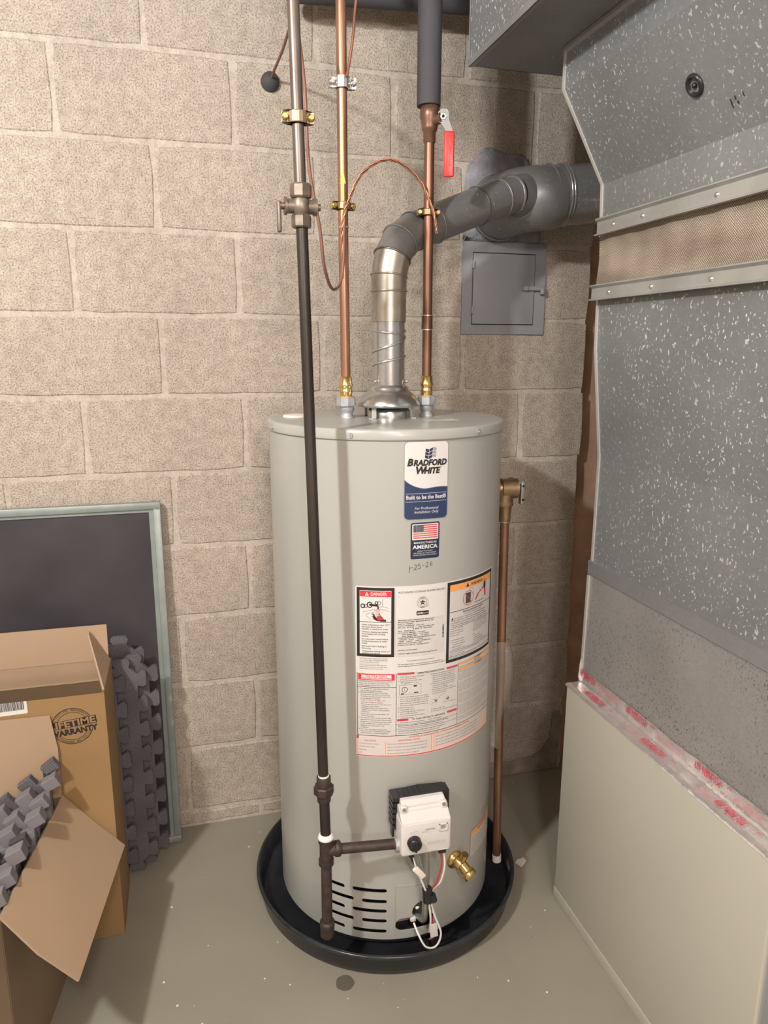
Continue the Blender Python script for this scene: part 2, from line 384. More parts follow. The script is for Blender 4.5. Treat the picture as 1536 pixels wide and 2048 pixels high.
class Sticker:
    """flat graphics laid on a surface; mapper(u, v, h) -> point, u right, v down"""
    def __init__(s, mapper, step=.006): s.map = mapper; s.mb = MB(); s.step = step; s.L = .00018
    def strip(s, us, vt, vb, m, h):
        vs = []; fs = []
        for i, u in enumerate(us):
            vs += [s.map(u, vt(u), h*s.L+.0003), s.map(u, vb(u), h*s.L+.0003)]
            if i: fs.append((2*i-2, 2*i-1, 2*i+1, 2*i))
        s.mb.add(vs, fs, m)
    def us(s, a, b): 
        n = max(1, int(abs(b-a)/s.step)+1); return [a+(b-a)*i/n for i in range(n+1)]
    def rect(s, u0, v0, u1, v1, m, h=1): s.strip(s.us(u0, u1), lambda u: v0, lambda u: v1, m, h)
    def rrect(s, u0, v0, u1, v1, r, m, h=0):
        def d(u):
            k = max(0, r-(u-u0), r-(u1-u)); return r-math.sqrt(max(0, r*r-k*k))
        us = sorted(set([u0+r*(1-math.cos(a*PI/12)) for a in range(7)]+[u1-r*(1-math.cos(a*PI/12)) for a in range(7)]+s.us(u0+r, u1-r)))
        s.strip(us, lambda u: v0+d(u), lambda u: v1-d(u), m, h)
    def border(s, u0, v0, u1, v1, t, m, h=1):
        s.rect(u0, v0, u1, v0+t, m, h); s.rect(u0, v1-t, u1, v1, m, h); s.rect(u0, v0+t, u0+t, v1-t, m, h); s.rect(u1-t, v0+t, u1, v1-t, m, h)
    def poly(s, pts, m, h=2):
        s.mb.add([s.map(u, v, h*s.L+.0003) for u, v in pts], [tuple(range(len(pts)))], m)
    def line(s, pts, t, m, h=2):
        for (a, b), (c, d) in zip(pts, pts[1:]):
            l = math.hypot(c-a, d-b) or 1; nx, ny = -(d-b)/l*t/2, (c-a)/l*t/2
            s.poly([(a+nx, b+ny), (c+nx, d+ny), (c-nx, d-ny), (a-nx, b-ny)], m, h)
    def ring(s, u, v, r, t, m, h=2, ry=1, n=28, a0=0, a1=2*PI):
        s.line([(u+r*math.cos(a0+(a1-a0)*i/n), v+r*ry*math.sin(a0+(a1-a0)*i/n)) for i in range(n+1)], t, m, h)
    def disc(s, u, v, r, m, h=2, ry=1): s.poly([(u+r*math.cos(2*PI*i/20), v+r*ry*math.sin(2*PI*i/20)) for i in range(20)], m, h)
    def text(s, body, u, v, size, m='ink', h=3, rot=0, width=None, **k):
        vs, fs = glyphs(body, size, **k)
        if width and vs:
            w = max(x for x, y in vs)-min(x for x, y in vs)
            if w > 0: vs = [(x*width/w, y) for x, y in vs]
        c, n = math.cos(rot), math.sin(rot)
        s.mb.add([s.map(u+x*c+y*n, v-(y*c-x*n), h*s.L+.0003) for x, y in vs], fs, m)
    def para(s, lines, u, v, size, pitch, m='ink', h=3, width=None, **k):
        for i, l in enumerate(lines):
            if l: s.text(l, u, v+size*.72+i*pitch, size, m, h, **k)
    def build(s, name, parent): return s.mb.build(name, parent, fix=False)

def planemap(T): return lambda u, v, h: T @ Vector((u, -v, h))

# ================================================================ SETTING
fl = MB(); fl.box((-3, -5, -.1), (3.2, .5, 0), 'floor'); struct(fl.build('floor'))
ce = MB(); ce.box((-3, -5, 2.5), (3.2, .5, 2.6), 'ceil'); struct(ce.build('ceiling'))
for nm, a, b in (('wall_left', (-3.1, -5, 0), (-3, .0, 2.5)), ('wall_right', (3.2, -5, 0), (3.3, .5, 2.5)), ('wall_front', (-3, -5.1, 0), (3.2, -5, 2.5))):
    q = MB(); q.box(a, b, 'plain'); struct(q.build(nm))
q = MB(); q.box((1.412, .045, 0), (3.2, .5, 2.5), 'paintedwall'); struct(q.build('wall_recess'))
# block wall: half-block courses, joints where the courses change
wb = MB(); wb.box((-3, .0026, 0), (1.412, .34, 2.5), 'mortar')
g = .0050
def block(x0, x1, z0, z1):
    j = lambda: random.uniform(-.0016, .0016)
    c = .0035; nx = max(2, int((x1-x0)/.05)); nz = 3
    o = []
    # ragged outline, inner ring pulled in
    loop = [(x0+(x1-x0)*i/nx, z0) for i in range(nx)]+[(x1, z0+(z1-z0)*i/nz) for i in range(nz)]+[(x1-(x1-x0)*i/nx, z1) for i in range(nx)]+[(x0, z1-(z1-z0)*i/nz) for i in range(nz)]
    outer = []; inner = []; cx = (x0+x1)/2; cz = (z0+z1)/2
    for x, z in loop:
        x += j(); z += j(); sx = 1 if x > cx else -1; sz = 1 if z > cz else -1
        corner = (abs(x-x0) < .004 or abs(x-x1) < .004) and (abs(z-z0) < .004 or abs(z-z1) < .004)
        if corner: x -= sx*.003; z -= sz*.003
        outer.append((x, .0030, z))
        ix = x-(sx*c if min(abs(x-x0), abs(x-x1)) < .004 or corner else 0); iz = z-(sz*c if min(abs(z-z0), abs(z-z1)) < .004 or corner else 0)
        inner.append((ix, 0.0, iz))
    n = len(loop)
    wb.add(outer+inner, [(i, (i+1)%n, n+(i+1)%n, n+i) for i in range(n)]+[tuple(range(n, 2*n))], 'block')
zH = [.05+.2032*i for i in range(13)]
rows = [(0.004, .05)]+[(zH[i], zH[i+1]) for i in range(12)]
for r, (z0, z1) in enumerate(rows):
    A = r % 2 == 0       # bottom strip r=0 ; r=1 is the first full course (B type)
    z1 = min(z1, 2.5)
    off = 0.0 if A else .2062
    jx = [off+.4064*i for i in range(-8, 4)]
    jx = [x+random.uniform(-.006, .006) for x in jx]
    jx = [x for x in jx if -3 < x < 1.34]
    ed = [-3.0]+jx+[1.42+g+random.uniform(-.006, .004)]
    for a, b in zip(ed, ed[1:]): block(a+g, b-g, z0+g, z1-g)
struct(wb.build('wall_back'))
# grey mortar collar smeared round the flue opening
tr = MB(); cx, cz = 1.130, 1.790; P = []; n = 40
for i in range(n):
    a = 2*PI*i/n; rr = .125+.007*math.sin(3*a+1)+.005*math.sin(7*a)+random.uniform(-.004, .004)
    x = cx+rr*math.cos(a)*1.0; z = cz+rr*math.sin(a)*1.12
    if math.sin(a) < 0: k_ = min(1.38, 1/max(abs(math.cos(a)), abs(math.sin(a)))); x = cx+(x-cx)*k_; z = cz+(z-cz)*k_
    P.append((max(x, 1.014+random.uniform(0, .004)), z if z > 1.686 else 1.686-random.uniform(0, .004)))
for k, (s, y) in enumerate(((1, -.001), (.93, -.010), (.72, -.022))):
    pass
vs = []; fs = []
for s, y in ((1, .003), (.975, -.004), (.90, -.008), (.6, -.010)):
    vs += [(cx+(x-cx)*s, y+random.uniform(-.0012, .0012), cz+(z-cz)*s) for x, z in P]
for k in range(3):
    for i in range(n): fs.append((k*n+i, k*n+(i+1)%n, (k+1)*n+(i+1)%n, (k+1)*n+i))
fs.append(tuple(range(3*n, 4*n)))
tr.add(vs, fs, 'greymortar', True); o = struct(tr.build('trim_1')); o['label'] = 'rough grey mortar patch around the flue opening'

t2 = MB()
P = [(.99, .004), (1.405, .004), (1.412, .19), (1.402, .215), (1.378, .21), (1.372, .12), (1.34, .075), (1.30, .058), (1.22, .052), (1.12, .056), (1.05, .050), (.99, .052)]
t2.prism([(x, z) for x, z in P], -.0015, .002, 'lowmortar', frame((0, 0, 0), (1, 0, 0), (0, 0, 1))); o = struct(t2.build('trim_2')); o['label'] = 'dark mortar smear along the foot of the wall'
# ================================================================ DRAIN PAN
HX, HY, R = .705, -.329, .2737
pan = MB()
pan.lathe([(.0001, .004), (.322, .004), (.327, .012), (.334, .058), (.341, .060), (.343, .056), (.3415, .050), (.337, .050), (.331, .006), (.327, .0), (.0001, 0)], (.704, -.3445, 0), 'pan', seg=96)
tag(pan.build('drain_pan'), 'round black plastic drain pan on the floor under the water heater', 'drain pan')

# ================================================================ WATER HEATER
wh = thing('water_heater', 'tall pale grey cylindrical gas water heater standing in the black pan', 'water heater', (HX, HY, .006))
def cmap(a0, z0, rad=R): return lambda u, v, h: Vector((HX+(rad+h)*math.sin(a0+u/rad), HY-(rad+h)*math.cos(a0+u/rad), z0-v))
def hp(deg, r, z): a = math.radians(deg); return Vector((HX+r*math.sin(a), HY-r*math.cos(a), z))
# jacket with louvre slots, burner opening and port cut through
jb = MB(); jb.lathe([(R-.003, .03), (R, .03), (R, 1.216), (R-.003, 1.216), (R-.003, .03)], (HX, HY, 0), 'jacket', seg=192, split=True)
jacket = jb.build('jacket', None)
bm_ = bmesh.new(); bm_.from_mesh(jacket.data); bmesh.ops.remove_doubles(bm_, verts=bm_.verts, dist=1e-5); bmesh.ops.recalc_face_normals(bm_, faces=bm_.faces); bm_.to_mesh(jacket.data); bm_.free()
cut = MB()
def slot(a0, a1, z0, z1, hh=.0055):
    n = 10; pts = []
    for s0, aa, zz in ((1, a1, z1), (-1, a0, z0)):
        for k in range(9):
            t = -PI/2+PI*k/8
            pts.append((aa+s0*math.degrees(hh*math.cos(t)/R), zz+s0*hh*math.sin(t)))
        if s0 == 1: pts += [(a1+(a0-a1)*k/n, z1+(z0-z1)*k/n+hh) for k in range(1, n)]
    pts += [(a0+(a1-a0)*k/n, z0+(z1-z0)*k/n-hh) for k in range(1, n)]
    m = len(pts)
    vs = [hp(a, R-.02, z) for a, z in pts]+[hp(a, R+.02, z) for a, z in pts]
    cut.add(vs, [tuple(reversed(range(m))), tuple(range(m, 2*m))]+[(i, (i+1)%m, m+(i+1)%m, m+i) for i in range(m)], 'dark')
for z, a0 in ((.162, -30.2), (.133, -25.4), (.107, -30.2), (.080, -25.4), (.052, -30.2)):
    slot(a0, -15.3, z, z)
for z, a0, a1 in ((.162, -46, -36.5), (.134, -46, -31.8), (.107, -46, -36.5), (.080, -46, -31.8), (.052, -46, -36.5)):
    slot(a0, a1, z+.002, z)
slot(-6.5, 7, .068, .068, .017)
cp = [(3.9+math.degrees(.026*math.cos(2*PI*i/28)/R), .098+.026*math.sin(2*PI*i/28)) for i in range(28)]
cut.add([hp(a, R-.021, z) for a, z in cp]+[hp(a, R+.021, z) for a, z in cp], [tuple(reversed(range(28))), tuple(range(28, 56))]+[(i, (i+1)%28, 28+(i+1)%28, 28+i) for i in range(28)], 'dark')
cutter = cut.build('cutter')
md = jacket.modifiers.new('b', 'BOOLEAN'); md.operation = 'DIFFERENCE'; md.object = cutter; md.solver = 'EXACT'; md.use_self = True
bpy.context.view_layer.update()
newme = bpy.data.meshes.new_from_object(jacket.evaluated_get(bpy.context.evaluated_depsgraph_get()))
print('JK', len(jacket.data.polygons), len(newme.polygons)); jacket.modifiers.clear(); jacket.data = newme; bpy.data.objects.remove(cutter)
jacket.data.materials.clear(); jacket.data.materials.append(M['jacket'])
jacket.data.materials.append(M['dark'])
for p in jacket.data.polygons:
    c_ = p.center; rr_ = math.hypot(c_.x-HX, c_.y-HY); p.material_index = 1 if rr_ < R-.0022 and abs(p.normal.z) < .5 else 0; p.use_smooth = True  # inner faces coloured near-black so the cut slots look shaded
jacket.data.set_sharp_from_angle(angle=.5)
jacket.parent = wh; jacket.matrix_parent_inverse = wh.matrix_world.inverted()
b = MB(); b.lathe([(.0001, .012), (.262, .012), (.262, .034), (.0001, .034)], (HX, HY, 0), 'dark', split=True, seg=64); b.build('base_ring', wh)
b = MB(); b.lathe([(.235, .034), (.235, .40), (.0001, .40)], (HX, HY, 0), 'dark', seg=64); b.build('inner_tank', wh)  # core coloured near-black as the shade behind the slots
b = MB(); b.lathe([(R+.0005, 1.212), (R+.0028, 1.212), (R+.003, 1.215), (R+.003, 1.2305), (R+.0005, 1.2340), (R-.006, 1.2345), (.0001, 1.2345)], (HX, HY, 0), 'jacket', seg=128); b.build('top_lid', wh)
for a in (-30.5, 29.5, -80, 85):
    b = MB(); b.cyl(hp(a, R+.002, 1.222), hp(a, R+.0055, 1.222), .0055, 'zinc', seg=12); b.cyl(hp(a, R+.005, 1.222), hp(a, R+.007, 1.222), .0035, 'zinc', r1=.002, seg=8); b.build('screw', wh)
b = MB(); b.lathe([(.0001, .006), (.010, .004), (.018, .003), (.022, .0055), (.026, .004), (.028, 0)], (.497, -.27, 1.2345), 'offwhite', seg=32); b.build('plastic_plug', wh)
b = MB(); b.lathe([(.050, 0), (.050, .016), (.046, .021), (.030, .021)], (.712, -.33, 1.2345), 'vent', seg=40); b.lathe([(.030, .021), (.030, 0)], (.712, -.33, 1.2345), 'dark', seg=40); b.build('flue_collar', wh)
for x in (.611, .806):
    b = MB(); b.lathe([(.017, 0), (.017, .004), (.0135, .008), (.0135, .014), (.0165, .017), (.0165, .031), (.014, .034)], (x, -.33, 1.2345), 'zinc', seg=24); b.build('nipple', wh)
s = Sticker(planemap(frame((.765, -.43, 1.2346), (1, .05, 0), (0, 1, 0)))); s.rect(0, -.02, .08, .03, 'paper', 0); s.text('CAUTION', .006, -.006, .010); s.para(['do not store items', 'on top of heater'], .006, -.002, .007, .009); s.build('top_sticker', wh)

# brand label
s = Sticker(cmap(math.radians(-7.9), 1.211)); W, H = .0990, .1645
s.rrect(0, 0, W, H, .010, 'labelgrey', 0); s.rrect(.0022, .0022, W-.0022, H-.0022, .009, 'paper', 1)
wv = lambda u: .083+.021*math.sin((u/W)*PI*.62)**1.0 if u/W < .85 else .083+.021*math.sin(.85*PI*.62)+(u/W-.85)*.02
wv = lambda u: .0775+.0255*(1-math.exp(-4.2*u/W))-.006*max(0, math.sin((u/W-.45)*PI*1.25))+(.006 if 0 else 0)
r = .009; i0 = .0022
def vb(u):
    k = max(0, r-(u-i0), r-(W-i0-u)); return H-i0-(r-math.sqrt(max(0, r*r-k*k)))
us = sorted(set([i0+r*(1-math.cos(a*PI/12)) for a in range(7)]+[W-i0-r*(1-math.cos(a*PI/12)) for a in range(7)]+s.us(i0+r, W-i0-r)))
s.strip(us, lambda u: wv(u)-.001, vb, 'labelgrey', 2); s.strip(us, wv, vb, 'navy', 3)
for rr_ in range(3):      # waving flag mark made of curved tiles
    for c in range(3):
        x0 = .046+c*.0082-rr_*.0007; y0 = .0155+rr_*.0070
        wig = lambda x: .0022*math.sin((x-.046)*260)
        s.poly([(x0+.0006*k, 0) for k in ()] or [(x0, y0+wig(x0)), (x0+.0037, y0+wig(x0+.0037)), (x0+.0074, y0+wig(x0+.0074)), (x0+.0070, y0+.0058+wig(x0+.0074)), (x0+.0033, y0+.0058+wig(x0+.0037)), (x0-.0004, y0+.0058+wig(x0))], 'navy2' if c < 2 else 'labelgrey', 3)
s.text('B', .0068, .0505, .0205, 'black', bold=.05, shear=.22); s.text('RADFORD', .0200, .0505, .0168, 'black', bold=.055, shear=.22, width=.0740)
s.text('W', .0235, .0670, .0205, 'black', bold=.05, shear=.22); s.text('HITE', .0425, .0670, .0168, 'black', bold=.055, shear=.22, width=.0370)
s.text('®', .0800, .0560, .004, 'black')
s.rect(.004, .1080, W-.004, .1087, 'paper', 4); s.rect(.004, .1250, W-.004, .1257, 'paper', 4)
s.text('Built to be the Best®', W/2, .1200, .0118, 'paper', 4, align='CENTER', bold=.02, width=.0880)
s.text('For Professional', W/2, .1420, .0080, 'paper', 4, align='CENTER', shear=.2); s.text('Installation Only', W/2, .1500, .0080, 'paper', 4, align='CENTER', shear=.2)
s.build('brand_label', wh)
# origin label
s = Sticker(cmap(math.radians(-4.5), 1.041)); W, H = .0640, .0780
s.rrect(0, 0, W, H, .004, 'navy2', 0); s.rrect(.003, .003, W-.003, .037, .002, 'paper', 1)
for i in range(7): s.rect(.005 if i > 3 else .028, .0050+i*.0044, W-.005, .0072+i*.0044, 'red', 2)
s.rect(.005, .0050, .028, .0204, 'navy2', 3)
for i in range(9):
    for j in range(6 if i % 2 == 0 else 5): s.disc(.0066+i*.0025, .0064+(j+(i % 2)*.5)*.0026, .0006, 'paper', 4)
s.text('MANUFACTURED IN', W/2, .0450, .0058, 'paper', 2, align='CENTER', bold=.02, width=.050)
s.text('AMERICA', W/2, .0560, .0115, 'paper', 2, align='CENTER', bold=.03, width=.056)
for i, t in enumerate(('USING THE FINEST', 'MATERIALS & COMPONENTS', 'FROM AROUND THE WORLD')): s.text(t, W/2, .0625+i*.0043, .0036, 'paper', 2, align='CENTER', width=(.034, .050, .052)[i])
s.build('origin_label', wh)
# handwritten date
s = Sticker(cmap(math.radians(-5.2), .955)); t = .0009
sc = lambda pts, x, y, k=1: [(x+a*k, y+b*k) for a, b in pts]
s.line([(.001, .006), (.0015, .012), (.001, .021)], t, 'ink'); s.line([(.002, .011), (.009, .0095)], t, 'ink')
two = [(0, .003), (.002, 0), (.005, .001), (.005, .004), (.001, .010), (-.001, .012), (.001, .0105), (.006, .011)]
s.line(sc(two, .012, .004), t, 'ink'); s.line(sc([(.005, 0), (.001, 0), (.0005, .004), (.004, .004), (.006, .007), (.004, .010), (0, .010)], .020, .003), t, 'ink')
s.line([(.029, .007), (.034, .006)], t, 'ink'); s.line(sc(two, .037, 0), t, 'ink')
s.line(sc([(.004, 0), (.001, .003), (0, .007), (.001, .010), (.004, .010), (.005, .007), (.003, .005), (.0005, .007)], .047, -.001), t, 'ink')
o = s.build('handwritten_date', wh); o['label'] = 'date 1-25-26 handwritten in marker'

# instruction label --------------------------------------------------
s = Sticker(cmap(math.radians(-28.9), .905)); W, H = .3665, .397
s.rrect(0, 0, W, H, .004, 'paper', 0)
s.rect(.0045, .197, W, .345, 'paper2', 1)
# danger panel
s.rect(.0030, .003, .0835, .159, 'black', 2); s.rect(.0095, .0095, .0768, .1525, 'paper', 3)
s.rect(.0100, .0105, .0762, .0230, 'red', 4); s.text('DANGER', .0330, .0205, .0105, 'paper', 5, bold=.02, width=.034)
s.poly([(.0205, .0205), (.0295, .0205), (.025, .0125)], 'paper', 5); s.rect(.0246, .0150, .0254, .0182, 'red', 6)
s.rect(.0095, .0790, .0768, .0802, 'black', 4)
s.ring(.0165, .0440, .0042, .0022, 'black', 5); s.ring(.0225, .0440, .0038, .0012, 'black', 5); s.ring(.0310, .0410, .0052, .0024, 'black', 5, ry=1.1)
s.poly([(.030, .0385), (.048, .0400), (.050, .0440), (.048, .0445), (.030, .0430)], 'black', 6); s.poly([(.0475, .041), (.0500, .042), (.0505, .0505), (.0475, .0505)], 'black', 6)
s.ring(.0455, .0365, .0030, .0020, 'black', 5); s.ring(.0512, .0365, .0035, .0010, 'black', 5)
s.line([(.058, .0280), (.058, .0440), (.071, .0480)], .0006, 'ink', 5); s.line([(.058, .0440), (.050, .0475)], .0006, 'ink', 5); s.line([(.0165, .0580), (.040, .0510)], .0006, 'ink', 5)
s.line([(.072, .0555), (.064, .0515), (.056, .0515)], .0006, 'ink', 5); s.line([(.040, .0570), (.024, .0620), (.0235, .0665), (.034, .0735)], .0006, 'ink', 5)
s.text('HOT', .0410, .0560, .0080, 'red', 6, width=.013)
s.poly([(.0395, .058), (.0425, .066), (.046, .070), (.058, .0745), (.066, .0735), (.066, .0780), (.056, .0780), (.046, .0765), (.038, .068)], 'black', 5)
for a in ((.036, .060, .044, .070), (.036, .0655, .044, .0735), (.0375, .0700, .045, .0755), (.050, .060, .060, .073), (.053, .064, .062, .0745)): s.line([(a[0], a[1]), (a[2], a[3])], .0016, 'black', 5)
s.poly([(.046, .0660), (.052, .0645), (.056, .069), (.063, .0735), (.050, .0755), (.046, .071)], 'red', 6)
for x in (.0445, .047, .0495, .052): s.line([(x, .0565), (x+.0008, .065)], .0006, 'red', 6)
T = ['Water temperature over 125°F', 'can cause severe burns', 'instantly or death from scalds.', '', 'Children, disabled and elderly', 'are at highest risk of being', 'scalded.', '', 'See instruction manual before', 'setting temperature at water', 'heater.', '', 'Feel water before bathing or', 'showering.', '', 'Temperature limiting valves are', 'available, see manual.']
y = .0835
for t_ in T:
    if t_: s.text(t_, .0135, y+.0038, .0047, 'black', 5, bold=.008); y += .0048
    else: y += .0018
s.para(['CAUTION: Hotter water increases the risk', 'of scald injury. Before changing temperature', 'setting see instruction manual.'], .0085, .1615, .0034, .0042)
s.rect(.0085, .1755, .052, .1758, 'ink', 3)
s.para(['It is recommended that an ASSE approved', 'mixing valve be installed in the outlet of this', 'unit to reduce the risk of scald injury.'], .0085, .1770, .0034, .0042)
# middle rating panel
s.rect(.0860, .008, .0865, .155, 'labelgrey', 2); s.rect(.1985, .008, .1990, .075, 'labelgrey', 2); s.rect(.0870, .0735, .1985, .1600, 'paper2', 1)
s.text('AUTOMATIC STORAGE WATER HEATER', .0910, .0158, .0062, 'ink', width=.105)
s.ring(.1445, .0385, .0125, .0005, 'black', 3); s.ring(.1445, .0385, .0092, .0005, 'black', 3)
s.poly([(.1445+(.0072 if i % 2 == 0 else .0030)*math.sin(i*PI/5), .0385-(.0072 if i % 2 == 0 else .0030)*math.cos(i*PI/5)) for i in range(10)], 'black', 4); s.text('CSA', .1445, .0397, .0030, 'paper', 5, align='CENTER')
s.text('DESIGN', .1445, .0298, .0030, 'black', 4, align='CENTER'); s.text('CERTIFIED', .1445, .0500, .0026, 'black', 4, align='CENTER'); s.text('®', .1550, .0490, .0035, 'black', 4)
s.rrect(.1312, .0575, .1590, .0670, .0016, 'black', 2); s.text('AHRI', .1330, .0643, .0058, 'paper', 4, bold=.03); s.text('CERTIFIED', .1450, .0640, .0036, 'paper2', 4)
mono = ['BRADFORD WHITE CORPORATION  200 Lafayette St.      1', 'MAY LAWRENCE STREET  MIDDLEVILLE MI 49333  USA', 'Model No:  RG250T6N', 'Serial No: BC48036447   CCN: 1234', 'Max. Cap.:  50 US gal         Type: NATURAL GAS', '            189.3 litres', 'Input:   40000 Btu/hr', 'Gas Pressure  Manifold :   4.0 inWC', '      Inlet Supply Max :  14.0 inWC', '      Inlet Supply Min :   4.5 inWC', 'CLOSEST INSTALLATION MINIMUM CLEARANCES IN INCHES', '  1 FRONT    0 LEFT     12 TOP', '  0 REAR     0 RIGHT     0 VENT CONNECTOR', 'ANSI Z21.10.1 VOLUTION + 1 4819', 'Pressure: Test 300 psi.  Working 150 psi', '', 'CERTIFIED A NATURAL DRAFT', '', 'DOES NOT COMPLY W/FOR-ALTITUDE ABOVE 10ng/J NOx ONLY']
for i, t_ in enumerate(mono):
    if t_: s.text(t_, .0912, .0775+i*.0040+(.004 if i > 14 else 0), .0037, 'black', 3, bold=.012, width=.0020*len(t_)*.86)
for i in range(26): s.rect(.1925, .0950+i*.0012, .1965, .0950+i*.0012+random.choice((.0004, .0006, .0009)), 'black', 3)
s.text('Pat in pending:  bradfordwhite.com/patents', .1120, .1705, .0036)
s.para(['This water heater meets or exceeds all of sections of notices applicable for', 'minimum efficiency requirements of ANSI/ASHRAE Standard 90.1 latest edition.'], .0910, .1755, .0034, .0044, bold=.01)
# warning panel at right
s.rect(.2035, .003, .3635, .189, 'black', 2); s.rect(.2105, .010, .3565, .182, 'paper2', 3)
s.rect(.2105, .0105, .3565, .0245, 'orange', 4); s.text('WARNING', .2720, .0213, .0095, 'black', 5, bold=.02, width=.043); s.poly([(.2560, .0220), (.2660, .0220), (.2610, .0125)], 'black', 5)
s.ring(.2640, .0480, .0165, .0012, 'red', 6); s.rect(.2560, .0360, .2720, .0600, 'ink', 5); s.rect(.2560, .0360, .2640, .0385, 'ink', 5); s.line([(.2530, .0360), (.2750, .0595)], .0014, 'red', 7)
s.line([(.2690, .036), (.2695, .029), (.2740, .0265), (.2800, .030), (.2820, .040), (.2810, .048)], .0006, 'ink', 5)
s.poly([(.287, .0590), (.294, .0500), (.299, .0430), (.302, .0460), (.307, .0380), (.311, .0430), (.316, .0340), (.320, .0390), (.325, .0300), (.330, .0360), (.3330, .0590)], 'red', 5)
s.poly([(.322, .024), (.329, .024), (.331, .036), (.3255, .041), (.3205, .036)], 'black', 6); s.ring(.3255, .0215, .0030, .0012, 'black', 6)
s.text('Flammable Vapors', .2870, .0655, .0050, 'ink', 5)
s.rect(.2105, .0715, .3565, .0728, 'black', 4)
s.text('FIRE AND EXPLOSION HAZARD', .2840, .0790, .0052, 'black', 5, align='CENTER', bold=.015, width=.072); s.text('Can result in serious injury or death', .2840, .0835, .0042, 'black', 5, align='CENTER')
s.poly([(.2150, .0905), (.2210, .0905), (.2180, .0850)], 'black', 5)
s.para(['      Do not store or use gasoline or other flammable vapors and', 'liquids in the vicinity of this or any other appliance. Storage or', 'use of gasoline or other flammable vapors or liquids in the vicinity', 'of this or any other appliance can result in serious injury or death.'], .2150, .0858, .0046, .0052, 'black', 5, width=None)
s.rect(.2150, .1075, .3565, .1083, 'black', 4)
s.para(['Vapors from flammable', 'liquids will explode and', 'catch fire causing death', 'or severe burns.', '', 'Keep flammable products:', '  1. far away from heater,', '      in approved containers,', '  2. tightly closed and', '  3. out of children\'s reach.'], .2130, .1095, .0040, .0054, 'ink', 5)
s.para(['Do not use or store flammable products', 'such as gasoline, solvents or adhesives', 'in the same room or area near the water', 'heater: a main burner flame, which can', 'ignite flammable vapors.', '', 'Vapors:', '  1. cannot be seen,', '  2. are heavier than air,', '  3. go a long way on the floor', '  4. can be carried from other rooms.'], .2830, .1090, .0036, .0048, 'ink', 5)
s.rect(.2130, .1630, .3565, .1638, 'black', 4)
s.para(['Water heater is equipped with an ignition resistant flammable', 'vapor sensor; do not bypass.'], .2130, .1650, .0038, .0048, 'ink', 5)
s.rect(.2105, .1755, .3565, .1765, 'black', 4); s.text('Read and follow water heater warnings and instructions.', .2130, .1805, .0038, 'ink', 5)
# lower instruction block
s.rect(.0030, .197, .0042, .346, 'black', 3); s.rect(.0880, .197, .0890, .346, 'black', 3); s.rect(.2385, .1955, .2393, .346, 'black', 3); s.rect(.0030, .345, W-.003, .3460, 'black', 3)
s.rect(.0055, .1985, .0850, .2135, 'red', 3); s.rect(.0125, .2010, .0780, .2115, 'paper', 4)
s.text('FOR YOUR SAFETY', .0452, .2058, .0052, 'red', 5, align='CENTER', bold=.02, width=.046); s.text('READ BEFORE OPERATING', .0452, .2105, .0052, 'red', 5, align='CENTER', bold=.02, width=.063)
s.para(['WARNING: If you do not follow these instructions', 'exactly, a fire or explosion may result causing', 'property damage, personal injury or loss of life.'], .0062, .2148, .0036, .0046, 'ink', bold=.01)
s.rect(.0030, .2290, .0885, .2300, 'black', 3)
L1 = ['A. This appliance has a pilot which is lit by an', '    electric spark gas ignition system.', 'B. BEFORE LIGHTING smell all around the', '    appliance area for gas. Be sure to smell next', '    to the floor because some gas is heavier than', '    air and will settle on the floor.', '!WHAT TO DO IF YOU SMELL GAS', '    • Do not try to light any appliance.', '    • Do not touch any electric switch; do not use', '      any phone in your building.', '    • Immediately call your gas supplier from a', '      neighbor\'s phone. Follow the gas supplier\'s', '      instructions.', '    • If you cannot reach your gas supplier, call', '      the fire department.', 'C. Use only your hand to push in or turn the gas', '    control knob. Never use tools. If the knob will', '    not push in or turn by hand, don\'t try to repair', '    it, call a qualified service technician. Force or', '    attempted repair may result in a fire', '    or explosion.', 'D. Do not use this appliance if any part has', '    been under water. Immediately call a qualified', '    service technician to inspect the appliance.']
for i, t_ in enumerate(L1): s.text(('    '+t_[1:]) if t_[0] == '!' else t_, .0062, .2345+i*.00462, .0036, 'red' if t_[0] == '!' else 'ink', bold=.008)
s.rect(.0910, .1965, .1280, .2010, 'red', 3); s.rect(.2060, .1985, .2370, .2030, 'red', 3); s.text('OPERATING INSTRUCTIONS', .1675, .2022, .0056, 'ink', align='CENTER', bold=.02, width=.064)
s.para(['1. STOP! Read the safety information', '    at the left on this label.', '2. Set the gas control knob to the', '    "OFF" position.'], .0930, .2050, .0038, .0045)
s.ring(.1070, .2360, .0060, .0012, 'ink', 4); s.line([(.1060, .233), (.1078, .2385)], .0008, 'ink', 4); s.border(.0950, .2250, .1440, .2480, .0004, 'ink', 3); s.rect(.1270, .2270, .1340, .2310, 'ink', 4); s.rect(.099, .2440, .105, .2470, 'ink', 4); s.rect(.128, .2435, .138, .2460, 'ink', 4); s.line([(.104, .226), (.110, .221), (.140, .221)], .0004, 'ink', 4)
s.para(['3. Wait five (5) minutes to clear out any gas.', '    Then smell for gas, including near the floor.', '    If you smell gas, STOP! Follow "B" in the', '    safety information at the left on this label.', '    If you don\'t smell gas, go to the next step.', '4. Remove outer door.', '5. Locate igniter button.', '6. Look through sight glass window on', '    inner door for pilot flame.', '7. Turn the gas control knob clockwise', '    to "PILOT" position.'], .0930, .2520, .0038, .0050)
